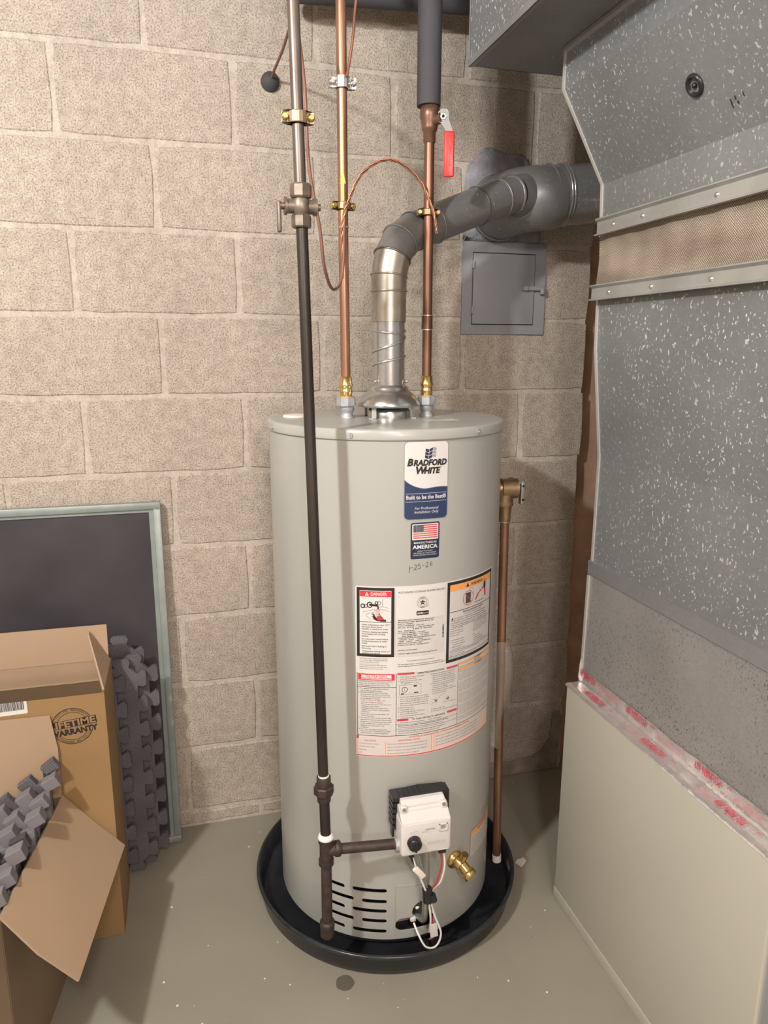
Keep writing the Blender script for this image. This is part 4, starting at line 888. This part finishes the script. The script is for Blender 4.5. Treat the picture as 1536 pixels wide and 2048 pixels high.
for i in range(12):
    z = 1.80+i*.010; vs = []
    for zz, w_ in ((z, .18+.08*math.sin(i*1.3)), (z+.010, .18+.08*math.sin((i+1)*1.3))):
        for k in range(3): a = -1.95+w_*(k-1)*.6; vs.append((CLx+.0113*math.cos(a), CY+.0113*math.sin(a), zz))
    b.add(vs, [(k, k+1, k+4, k+3) for k in range(2)], 'yellow')
b.build('yellow_paint', hw)
for par, x in ((hw, CLx+.003), (cw, CRx+.002)):
    b = MB(); b.lathe([(.0140, 0), (.0140, .008), (.0152, .010), (.0152, .013), (.0140, .015), (.0140, .021), (.0160, .024), (.0160, .028), (.0138, .031), (.0138, .044), (.0112, .045)], (x, CY, 1.2845), 'brass', seg=24); b.build('brass_coupling', par)
    b = MB(); b.lathe([(.0145, 0), (.0145, .003)], (x, CY, 1.2815), 'orange', seg=24); b.hexnut((x, CY, 1.2610), (x, CY, 1.2830), .0225, 'zinc', 8); b.build('union_nut', par)
b = MB(); b.cyl((CRx+.001, CY, 1.437), (CRx+.001, CY, 1.467), .0128, 'copperd', seg=20)
for z in (1.436, 1.468): b.cyl((CRx+.001, CY, z-.0012), (CRx+.001, CY, z+.0012), .0124, 'solder', seg=20)
b.build('soldered_coupling', cw)
b = MB(); b.cyl((CLx+.001, CY, 1.652), (CLx+.001, CY, 1.6545), .0122, 'solder', seg=20); b.build('solder_ring', hw)
bv = MB(); bv.lathe([(.0112, -.018), (.0135, -.016), (.0135, .006), (.0165, .008), (.0175, .014), (.0185, .026), (.0215, .034), (.0215, .060), (.0112, .062)], (CRx, CY, 1.855), 'valvebrown', seg=24); bv.cyl((CRx, CY, 1.878), (CRx+.018, CY-.030, 1.884), .0110, 'valvebrown', seg=16)
bvo = bv.build('ball_valve', cw)
lv = MB(); T = frame((CRx+.020, CY-.032, 1.884), (.94, -.33, 0), (0, 0, 1))
lv.prism([(-.011, .010), (-.004, .016), (.008, .016), (.012, .008), (.012, -.004), (.018, -.020), (.024, -.034), (.010, -.034), (.002, -.022), (-.005, -.012), (-.013, -.008)], -.0015, .0015, 'leverplate', T); lv.cyl(T @ Vector((0, 0, -.004)), T @ Vector((0, 0, .005)), .0065, 'steel', seg=6); lv.cyl(T @ Vector((0, 0, .004)), T @ Vector((0, 0, .008)), .0032, 'dark', seg=8)
lvo = lv.build('lever', bvo)
b = MB(); b.bbox((.0030, -.122, -.0035), (.0255, -.028, .0035), 'redlever', .0033, T); b.bbox((.0140, -.100, .0030), (.0190, -.060, .0042), 'redlever', .0005, T); b.build('red_grip', lvo)
b = MB(); b.cyl((CRx-.003, CY, 1.912), (CRx-.003, CY, 2.5), .0262, 'insul', seg=32); b.cyl((CRx-.003, CY, 1.9135), (CRx-.003, CY, 1.9115), .020, 'dark', seg=24)
tag(b.build('pipe_insulation'), 'black foam insulation sleeve on upper part of the right copper pipe', 'pipe insulation')
b = MB(); b.tube([(.530, -.085, 2.205), (.56, -.085, 2.206), (1.36, -.085, 2.246)], [.020, .024, .024], 'insul', 24); tag(b.build('overhead_pipe'), 'dark insulated pipe running sideways along the wall at the top edge', 'pipe')

# ================================================================ GROUND WIRES
def topwire(pts, r, m, label, strands=0):
    b = MB(); path = bez(pts, 12)
    if not strands: b.tube(path, r, m, 8)
    else:
        for k in range(strands):
            q = []
            for i, p in enumerate(path):
                a = i*.32+2*PI*k/strands; t = (path[min(i+1, len(path)-1)]-path[max(i-1, 0)]).normalized(); u_ = t.orthogonal().normalized()
                # keep the frame steady
                u_ = (Vector((0, 1, 0))-t*t.y).normalized(); v_ = t.cross(u_); q.append(p+(u_*math.cos(a)+v_*math.sin(a))*r)
            b.tube(q, r*.75, m, 6)
    return tag(b.build('ground_wire'), label, 'wire', 'copper ground wires')
topwire([(.4965, .0, 2.034), (.500, -.05, 2.045), (.503, -.18, 2.045), (.498, -.33, 2.035), (.492, -.45, 1.99), (.496, -.50, 1.88), (.502, -.50, 1.737), (.523, -.49, 1.625), (.535, -.47, 1.555), (.560, -.42, 1.517), (.588, -.37, 1.530), (.600, -.355, 1.58), (.603, -.352, 1.66), (.606, -.352, 1.697)], .0034, 'brownw', 'brown ground wire from the wall anchor looping down behind the gas pipe')
topwire([(.609, -.354, 1.690), (.618, -.352, 1.716), (.640, -.35, 1.757), (.675, -.35, 1.785), (.712, -.35, 1.793), (.750, -.35, 1.777), (.780, -.35, 1.748), (.797, -.352, 1.715), (.806, -.355, 1.693), (.812, -.356, 1.665), (.815, -.356, 1.645)], .0021, 'copperw', 'twisted copper wire arching from the left copper pipe clamp to the right one', 3)
topwire([(.608, -.354, 1.700), (.603, -.352, 1.67), (.598, -.350, 1.63), (.600, -.349, 1.58), (.597, -.349, 1.55)], .0025, 'copperw', 'frayed bare copper wire hanging down the front of the left copper pipe', 3)
topwire([(.645, -.33, 2.14), (.636, -.33, 2.09), (.628, -.34, 2.03), (.618, -.345, 1.975), (.612, -.350, 1.948)], .0030, 'copperw', 'copper wire dropping from above onto the flat steel clamp')
b = MB(); b.lathe([(.0001, -.020), (.006, -.020), (.0225, -.009), (.0235, 0)], (.496, .001, 2.035), 'insul', axis=(0, 1, 0), seg=20); tag(b.build('wall_anchor'), 'small round dark anchor in the wall that holds the brown wire', 'wall anchor')

# ================================================================ DUCTWORK
du = thing('overhead_duct', 'rectangular galvanised supply duct overhead at the top right', 'duct', (1.2, -.39, 1.98))
def slab(mb, x0, x1, y0, y1, z0, z1, m): mb.box((x0, y0, z0), (x1, y1, z1), m)
b = MB(); b.box((.871, -1.95, 1.982), (.873, -.387, 2.42), 'galv'); b.build('side_sheet', du)
b = MB(); b.box((.871, -1.95, 1.980), (1.70, -.387, 1.982), 'galvd'); b.box((.871, -.389, 1.980), (1.70, -.387, 2.42), 'galvd'); b.box((1.698, -1.95, 1.98), (1.70, -.387, 2.42), 'galvd'); b.build('bottom_sheet', du)
b = MB(); b.box((.8695, -1.95, 1.9785), (.880, -.3855, 1.9800), 'galvl'); b.box((.8690, -1.95, 1.9785), (.8710, -.3855, 1.992), 'galvl'); b.box((.8690, -.3870, 1.9785), (.8740, -.3850, 2.42), 'galvl'); b.build('corner_seam', du)

Y0, Y1, XR = -.532, -1.195, 1.66
pn = thing('furnace_plenum', 'tall speckled galvanised plenum above the beige furnace cabinet', 'plenum', (1.4, -.9, .597))
def extr(prof, y0, y1, m, name, parent, closed=True):
    b = MB(); n = len(prof); vs = [(x, y0, z) for x, z in prof]+[(x, y1, z) for x, z in prof]
    b.add(vs, [tuple(range(n)), tuple(reversed(range(n, 2*n)))]+[(i, (i+1) % n, n+(i+1) % n, n+i) for i in range(n if closed else n-1)], m); return b.build(name, parent)
extr([(1.018, 1.977), (1.018, 1.903), (1.119, 1.730), (1.122, 1.640), (XR, 1.640), (XR, 1.977)], Y0, Y1, 'galv', 'upper_plenum', pn)
extr([(1.126, 1.515), (1.129, 1.390), (1.156, 1.150), (1.156, .905), (1.152, .900), (1.150, .598), (XR, .598), (XR, 1.515)], Y0, Y1, 'galv', 'lower_plenum', pn)
extr([(1.1515, .875), (1.1485, .70), (1.1480, .600), (1.1495, .600), (1.152, .875)], Y0-.004, Y1, 'galvr', 'stained_lower_sheet', pn)
extr([(1.1475, .906), (1.1475, .874), (1.1500, .872), (1.1575, .906)], Y0+.002, Y1, 'galvl', 'flange_strip', pn)
# folded corner seam following the back edge
for prof in ([(1.018, 1.977), (1.018, 1.903), (1.119, 1.730), (1.122, 1.655)], [(1.126, 1.500), (1.129, 1.390), (1.156, 1.150), (1.156, .905)], [(1.149, .87), (1.147, .60)]):
    cs = MB()
    for (xa, za), (xb, zb) in zip(prof, prof[1:]):
        cs.add([(xa-.0025, Y0+.002, za), (xa-.0025, Y0-.006, za), (xb-.0025, Y0-.006, zb), (xb-.0025, Y0+.002, zb), (xa+.002, Y0+.002, za), (xa+.002, Y0-.006, za), (xb+.002, Y0-.006, zb), (xb+.002, Y0+.002, zb)], [(0,1,2,3), (4,7,6,5), (0,3,7,4), (1,5,6,2)], 'cream')
    cs.build('corner_seam', pn)
extr([(1.012, 1.979), (1.012, 1.972), (1.018, 1.968), (1.03, 1.979)], Y0, Y1, 'galvl', 'top_flange', pn)
# canvas connector: slightly sagging woven band
b = MB(); ny, nz = 60, 10; vs = []
for i in range(ny+1):
    y = Y0+.004+(Y1-Y0)*i/ny
    for k in range(nz+1):
        z = 1.655-.150*k/nz; s_ = math.sin(PI*k/nz); x = 1.119+.007*s_+.0022*math.sin(y*37+z*40)*s_+.0016*math.sin(y*91)*s_-(.004 if k in (0, 1) else 0)
        vs.append((x, y, z))
b.add(vs, [(i*(nz+1)+k, i*(nz+1)+k+1, (i+1)*(nz+1)+k+1, (i+1)*(nz+1)+k) for i in range(ny) for k in range(nz)], 'canvas', True)
vs = [];
for k in range(nz+1):
    z = 1.655-.150*k/nz; s_ = math.sin(PI*k/nz); vs += [(1.119+.007*s_-(.004 if k in (0, 1) else 0), Y0+.004, z), (1.45, Y0+.004, z)]
b.add(vs, [(2*k, 2*k+2, 2*k+3, 2*k+1) for k in range(nz)], 'canvas'); b.build('canvas_connector', pn)
def rail(z0, z1, ys, yend, name):
    r_ = extr([(1.114, z1), (1.104, z1+.001), (1.104, z1-.0015), (1.110, z1-.006), (1.110, z0+.004), (1.1035, z0+.001), (1.1035, z0-.001), (1.114, z0-.001)], Y0-.006+yend, Y1, 'rail', name, pn)
    for y in ys:
        b = MB(); zc = (z0+z1)/2-.002; b.lathe([(.0001, .0035), (.0035, .0028), (.0052, 0)], (1.110, y, zc), 'steel', axis=(-1, 0, 0), seg=12); b.build('rivet', r_)
rail(1.628, 1.660, (-.600, -.700, -.905, -1.12), 0, 'upper_rail'); rail(1.496, 1.526, (-.600, -.745, -.910, -1.045), .006, 'lower_rail')
# test-port grommet on the sloping face
gr = MB(); dsl = Vector((1.119-1.018, 0, 1.730-1.903)).normalized(); nrm = Vector((-dsl.z*-1, 0, dsl.x*-1)); nrm = Vector((-.8636, 0, -.5042)).normalized(); c = Vector((1.0715, -.876, 1.8115))
gr.lathe([(.0185, 0), (.0185, .003), (.016, .006), (.0125, .0055), (.0105, -.002), (.0001, -.003)], c, 'blackp', axis=nrm, seg=28); gr.lathe([(.0001, .006), (.004, .004), (.005, -.002)], c+Vector((0, 0, 0)), 'blackp', axis=nrm, seg=14); gr.build('rubber_grommet', pn)
T = frame((1.094, -.935, 1.7715), (0, -1, 0), -dsl)
s = Sticker(planemap(T), .05); t_ = .0022
s.line([(.002, -.004), (.003, .010)], t_, 'black'); s.line([(.013, -.006), (.012, .000)], t_, 'black'); s.line([(.015, .003), (.016, .007)], .003, 'black'); s.line([(.030, -.007), (.031, .001)], t_, 'black')
s.build('ink_marks', pn)

# furnace cabinet and foil tape
fc = thing('furnace_cabinet', 'beige enamel furnace cabinet on the floor at the lower right', 'furnace', (1.38, -1.1, 0))
b = MB(); b.bbox((1.105, -1.201, .030), (1.70, -.540, .596), 'cabinet', .0035); b.build('side_panel', fc)
b = MB(); b.bbox((1.112, -1.204, .010), (1.695, -1.196, .590), 'graypaint', .002); b.build('front_panel', fc)
b = MB(); b.bbox((1.1035, -1.2015, .0), (1.70, -.539, .0315), 'cabinet', .001); b.build('base_rail', fc)
ft = MB(); prof = [(1.1040, .5945), (1.1075, .5990), (1.120, .5990), (1.138, .5990), (1.1465, .6025), (1.1462, .615), (1.1464, .634)]; ny = 130; vs = []
random.seed(3)
for i in range(ny+1):
    y = -.534-.664*i/ny
    for k, (x, z) in enumerate(prof):
        f = .0022*noise.noise(Vector((y*22, k*1.7, 3)))+.0016*noise.noise(Vector((y*60, k*3.1, 9)))
        e = (.003*noise.noise(Vector((y*14, 5, k)))) if k == len(prof)-1 else 0
        amp = 1 if 0 < k else .2
        if k < 4: vs.append((x, y, z+abs(f)*amp))
        else: vs.append((x-abs(f)*amp-.0006, y, z+e))
n = len(prof)
ft.add(vs, [(i*n+k, i*n+k+1, (i+1)*n+k+1, (i+1)*n+k) for i in range(ny) for k in range(n-1)], 'foil', True)
ft.build('foil_tape', fc, fix=False)
for org, dn, vv, offs in (((1.1375, -.62, .6022), (-1, 0, 0), -.002, (-.487, -.265, -.045)), ((1.1430, -.62, .611), (0, 0, -1), .022, (-.405, -.180, .020))):
    for a in offs:
        for word, du_, sz, wd_ in (('POLYKEN', 0, .0235, .048), ('339', .053, .0215, .017), ('12 C', -.030, .0075, None)):
            st = Sticker(planemap(frame(org, (0, 1, 0), dn)), .05); st.text(word, a+du_, vv, sz, 'tapered', bold=.025, width=wd_); st.build('red_lettering', fc)
b = MB(); b.tube([(1.148, -.534, .598), (1.142, -.533, .612), (1.144, -.532, .640), (1.147, -.530, .662)], [.006, .004, .003, .0015], 'foil', 8); b.build('tape_curl', fc)

# ================================================================ LEFT SIDE: framed panel
fr = thing('framed_panel', 'dark glass panel in green grey aluminium frame leaning on wall at left', 'framed panel', (-.2, -.05, 0))
T = frame((-.62, -.064, .002), (1, .010, 0), (0, .034, 1)); Wf, Hf = .792, .995
for nm, a, c in (('frame_rail', (0, Hf-.019, -.010), (Wf, Hf, .010)), ('frame_rail', (0, 0, -.010), (Wf, .019, .010)), ('frame_stile', (0, .019, -.010), (.019, Hf-.019, .010)), ('frame_stile', (Wf-.019, .019, -.010), (Wf, Hf-.019, .010))):
    b = MB(); b.bbox(a, c, 'alu', .0015, T, 2); b.build(nm, fr)
b = MB()
for a, c in (((.019, Hf-.027, -.006), (Wf-.019, Hf-.019, .004)), ((Wf-.030, .019, -.006), (Wf-.019, Hf-.019, .003))): b.box(a, c, 'alu', T)
b.build('inner_bead', fr)
b = MB(); b.box((.017, .017, -.003), (Wf-.017, Hf-.017, .000), 'screen', T); b.build('dark_panel', fr)

# foam floor tiles -----------------------------------------------------
def tile_outline(Wt, Ht, n, a=.012, inv=(0, 0, 0, 0)):
    """rectangle whose edges carry dovetail knobs"""
    pts = []
    def edge(p0, p1, nn, flip):
        p0 = Vector(p0); p1 = Vector(p1); L = (p1-p0); u = L.normalized(); nrm = Vector((u.y, -u.x)); st = L.length/nn
        for i in range(nn):
            for f, o in ((.14, 0), (.08, .6), (.12, .9), (.20, 1), (.60, 1), (.68, .9), (.72, .6), (.60, 0)):
                pts.append(p0+u*st*(i+f+.13)+nrm*a*1.9*o)
    edge((0, 0), (Wt, 0), n, 0); edge((Wt, 0), (Wt, Ht), n, 0); edge((Wt, Ht), (0, Ht), n, 0); edge((0, Ht), (0, 0), n, 0)
    return [(p.x, p.y) for p in pts]
def foam_tile(name, T, label, group, Wt=.56, Ht=.56, n=8, th=.012, cat='foam floor tile', matn='foam'):
    b = MB(); b.prism(tile_outline(Wt, Ht, n), -th/2, th/2, matn, T); return tag(b.build(name), label, cat, group)
grp = 'interlocking foam tiles standing beside the tall box'
for i, (x, y, z, lb) in enumerate((
    (.040, -.181, .030, 'dark grey foam tile nearest the tall box, only its knobs showing'),
    (.090, -.158, .030, 'dark grey foam tile with a wide textured face beside the tall box'),
    (.118, -.134, .030, 'dark grey foam tile farthest right, behind the wide textured one'),
    (.086, -.112, .075, 'dark grey foam tile at the back, tallest, against the framed panel'))):
    T = frame((x-.56, y+.008, z), (1, -.015, 0), (-.02, .032, 1))
    foam_tile('foam_tile', T, lb, grp)

# tall cardboard box ----------------------------------------------------
def cbox(b, x0, x1, y0, y1, z0, z1, m_out, m_in, t=.004):
    P_ = [(x0, y0), (x1, y0), (x1, y1), (x0, y1)]; I_ = [(x0+t, y0+t), (x1-t, y0+t), (x1-t, y1-t), (x0+t, y1-t)]
    vs = [(x, y, z) for z in (z0, z1) for x, y in P_]+[(x, y, z) for z in (z0+t, z1) for x, y in I_]
    b.add(vs, [(0, 3, 2, 1)]+[(i, (i+1) % 4, 4+(i+1) % 4, 4+i) for i in range(4)]+[(4+i, 4+(i+1) % 4, 12+(i+1) % 4, 12+i) for i in range(4)], m_out)
    b.add(vs, [(8, 9, 10, 11)]+[(8+i, 12+i, 12+(i+1) % 4, 8+(i+1) % 4) for i in range(4)], m_in); return
    e = .0006
    b.box((x0+t, y1-t-e, z0+t), (x1-t, y1-t, z1-.001), m_in); b.box((x1-t-e, y0+t, z0+t), (x1-t, y1-t, z1-.001), m_in); b.box((x0+t, y0+t, z0+t), (x1-t, y0+t+e, z1-.001), m_in)
tb = thing('cardboard_box', 'tall brown cardboard box with a lifetime warranty stamp, standing open', 'cardboard box', (-.25, -.28, 0), 'cardboard boxes on the floor')
b = MB(); cbox(b, -.56, .037, -.380, -.193, .001, .640, 'card', 'cardin'); b.build('box_body', tb)
b = MB(); T = frame((-.56, -.196, .640), (1, 0, 0), (0, .12, 1)); b.prism([(0, 0), (.592, 0), (.592, .088), (0, .090)], -.002, .002, 'cardin', T); b.build('back_flap', tb)
b = MB(); T = frame((.035, -.20, .640), (0, -1, 0), (-.52, 0, .95)); b.prism([(0, 0), (.170, 0), (.150, .012), (.02, .088), (.0, .090)], -.002, .002, 'cardin', T); b.build('side_flap', tb)
b = MB(); T = frame((-.56, -.379, .640), (1, 0, 0), (0, -.55, .80)); n = 60
tops = [(.592-.592*i/n, .052+random.uniform(-.0012, .0012)) for i in range(n+1)]
b.prism([(0, 0), (.592, 0)]+tops, -.002, .002, 'carddull', T); b.build('front_flap', tb)
s = Sticker(planemap(frame((-.0350, -.3802, .566), (1, 0, .09), (-.09, 0, 1))), .05)
s.L = .0001; s.ring(0, 0, .0430, .0015, 'black', a0=PI*1.03, a1=PI*1.97); s.ring(0, 0, .0430, .0015, 'black', a0=.22, a1=PI-.22); s.ring(0, 0, .0335, .0010, 'black', a0=PI*1.15, a1=PI*1.85); s.ring(0, 0, .0335, .0010, 'black', a0=.5, a1=PI-.5)
for i, ch in enumerate('LIFETIME WARRANTY'):
    a = -1.05+i*.131; s.text(ch, .0365*math.sin(a), -.0365*math.cos(a), .0070, 'black', rot=a, align='CENTER')
for i, ch in enumerate('LIFETIME WARRANTY'):
    a = .95-i*.119; s.text(ch, .0412*math.sin(a), .0412*math.cos(a), .0070, 'black', rot=-a, align='CENTER')
s.rect(-.050, -.0165, .052, .0020, 'black', 3); s.text('LIFETIME', .001, .0000, .0215, 'card', 5, align='CENTER', bold=.03, width=.096)
s.text('WARRANTY', .001, .0190, .0190, 'black', 5, align='CENTER', bold=.045, width=.102)
s.build('warranty_stamp', tb)
s = Sticker(planemap(frame((-.215, -.3802, .652), (1, 0, .02), (0, 0, 1))), .05)
s.rrect(0, 0, .092, .044, .003, 'paper', 0); x = .028
while x < .086: w_ = random.choice((.0005, .0008, .0012, .0016)); s.rect(x, .006, x+w_, .034, 'black', 2); x += w_+random.choice((.0006, .0010))
s.build('barcode_label', tb)

# front box full of foam -------------------------------------------------
h1 = Vector((-.070, -.385, .400)); h2 = Vector((-.124, -.748, .400)); hd = (h2-h1).normalized(); nx = Vector((hd.y, -hd.x, 0)); Lh = (h2-h1).length
if nx.x < 0: nx = -nx     # outward to the right
sb = thing('cardboard_box', 'low open cardboard box in the left foreground packed with grey foam', 'cardboard box', (-.25, -.55, 0), 'cardboard boxes on the floor')
Wb = .36; A0 = Vector((-.070, -.385, 0)); 
def wall_(p, q, name, z0=.001, z1=.400, m='carddull'):
    b = MB(); d = (q-p); T = frame((p.x, p.y, z0), d, (0, 0, 1)); b.prism([(0, 0), (d.length, 0), (d.length, z1-z0), (0, z1-z0)], -.002, .002, m, T); return b.build(name, sb)
A = Vector((h1.x, h1.y, 0)); B = Vector((h2.x, h2.y, 0)); Cc = B-Vector((Wb, 0, 0)); D = A-Vector((Wb, 0, 0))
b = MB()
for p, q in ((A, B), (B, Cc), (Cc, D), (D, A)):
    d = q-p; T = frame((p.x, p.y, .001), d, (0, 0, 1)); b.prism([(0, 0), (d.length, 0), (d.length, .399), (0, .399)], -.002, .002, 'carddull', T)
b.prism([(0, 0), (Lh, 0), (Lh, -Wb*.98), (0, -Wb*.98)], 0, .004, 'carddull', frame((A.x, A.y, .001), hd, nx)) if 0 else b.add([(p_.x, p_.y, .003) for p_ in (A, B, Cc, D)], [(0, 1, 2, 3)], 'carddull'); b.build('box_body', sb)
b = MB(); T = frame(h1, hd, nx*.125+Vector((0, 0, -.145))); Lf = .191
b.prism([(.0, .0), (Lh, .0), (Lh+.012, Lf*.5), (Lh+.006, Lf), (-.006, Lf), (0, Lf*.5)], -.002, .002, 'cardin', T); b.build('right_flap', sb)
b = MB(); T = frame(D+Vector((0, -.003, .40)), (1, 0, 0), Vector((0, .012, 1))); b.prism([(0, 0), (Wb, 0), (Wb+.002, .12), (Wb-.008, .200), (.0, .205)], -.002, .002, 'cardin', T); b.build('back_flap', sb)
b = MB(); T = frame(Cc+Vector((0, 0, .40)), (1, 0, 0), -Vector(hd)*-.0+Vector((hd.x*.10, hd.y*.10, -.12))); b.prism([(0, 0), (Wb, 0), (Wb-.01, .15), (.01, .15)], -.002, .002, 'carddull', T); b.build('front_flap', sb)
# foam tiles in the box: slabs standing on edge, knobbed edges up
grp = 'foam tiles packed in the front box'
def packed(cx, cy, cz, tilt, yaw, Wt, n, th, lb, matn='foamplain', Ht=.24, lean=-.04):
    ca, sa = math.cos(tilt), math.sin(tilt)
    T = Matrix.Translation((cx, cy, cz)) @ Matrix.Rotation(yaw*.3, 4, 'Z') @ Matrix.Rotation(PI/2+lean, 4, 'X')
    # local: origin at the upper right corner; knobbed edge falls to the left, right side straight down
    p = Wt/n; tp = lambda u_, v_: (-u_*ca-v_*sa*1.0, -u_*sa+v_*ca)
    P = [(-Wt*ca, -Wt*sa-Ht*.25), (-.02, -Ht)] if 0 else [(-Wt*ca, -Ht-.08), (-.012, -Ht-.08), (-.012, -.034)]
    for i in range(n):
        x0 = i*p; P += [tp(x0+.02*p, -.026), tp(x0, 0), tp(x0+.56*p, 0), tp(x0+.54*p, -.026)]
    P.append(tp(Wt, -.026))
    b = MB(); b.prism(P, -th/2, th/2, matn, T); o = b.build('foam_tile'); md = o.modifiers.new('b', 'BEVEL'); md.width = .0015; md.segments = 2; md.limit_method = 'ANGLE'
    return tag(o, lb, 'foam floor tile', grp)
L_ = ['textured grey foam tile, rearmost in the front box against its upright flap', 'smooth grey foam tile right in front of the textured one in the box', 'grey foam tile, third from the back in the low box', 'grey foam tile, fourth from the back in the low box', 'charcoal foam tile, darkest of those packed in the low box', 'grey foam tile just in front of the charcoal one in the low box', 'grey foam tile, second from the front in the low box', 'grey foam tile, foremost in the low box beside its hanging flap']
for i, (x, y, z, tl, yw, th, mt) in enumerate((
    (-.076, -.410, .512, .62, .06, .018, 'foam'), (-.068, -.446, .494, .50, .08, .026, 'foamplain'), (-.086, -.490, .474, .52, .10, .022, 'foamplain'),
    (-.086, -.532, .468, .48, .10, .030, 'foamplain'), (-.108, -.576, .446, .40, .12, .020, 'foamdark'), (-.106, -.618, .452, .38, .14, .030, 'foamplain'),
    (-.118, -.664, .434, .42, .14, .024, 'foamplain'), (-.124, -.708, .428, .32, .14, .024, 'foamplain'))):
    packed(x, y, z, tl, yw, .30, 5, th, L_[i], mt)

# ================================================================ SMALL THINGS ON THE FLOOR
b = MB(); T = frame((1.075, -.405, .004), (1, .6, .08), (-.6, 1, 0)); b.prism([(-.012, -.012), (.016, -.010), (.022, .004), (.002, .014), (-.010, .010)], -.0008, .0008, 'paper2', T); tag(b.build('paper_scrap'), 'small torn paper scrap on the floor right of the black pan', 'paper scrap')
random.seed(11); b = MB()
spots = [(.403, -.631), (.145, -.32), (.816, -.723), (.16, -.62), (.30, -.80), (.62, -.75), (.52, -.70), (.23, -.47), (.33, -.73), (.88, -.75), (1.0, -.62), (1.06, -.58), (.40, -.74), (.13, -.55), (.21, -.68), (.95, -.80), (.72, -.82), (.35, -.60)]
for x, y in spots:
    r_ = random.uniform(.0012, .0032); n = 6; pts = [(x+r_*random.uniform(.6, 1.3)*math.cos(2*PI*i/n), y+r_*random.uniform(.6, 1.3)*math.sin(2*PI*i/n)) for i in range(n)]
    b.prism(pts, .0, .0012, 'debris', Matrix.Identity(4))
tag(b.build('paint_chips'), 'tiny white paint chips scattered over the grey green floor', 'debris', kind='stuff')
b = MB(); b.prism([(.523+.021*math.cos(2*PI*i/24)*(1+.05*math.sin(5*i)), -.658+.021*math.sin(2*PI*i/24)) for i in range(24)], 0, .0006, 'spot', Matrix.Identity(4)); tag(b.build('floor_spot'), 'round dark spot on the floor just in front of the pan', 'spot')  # flat dark disc laid on the floor
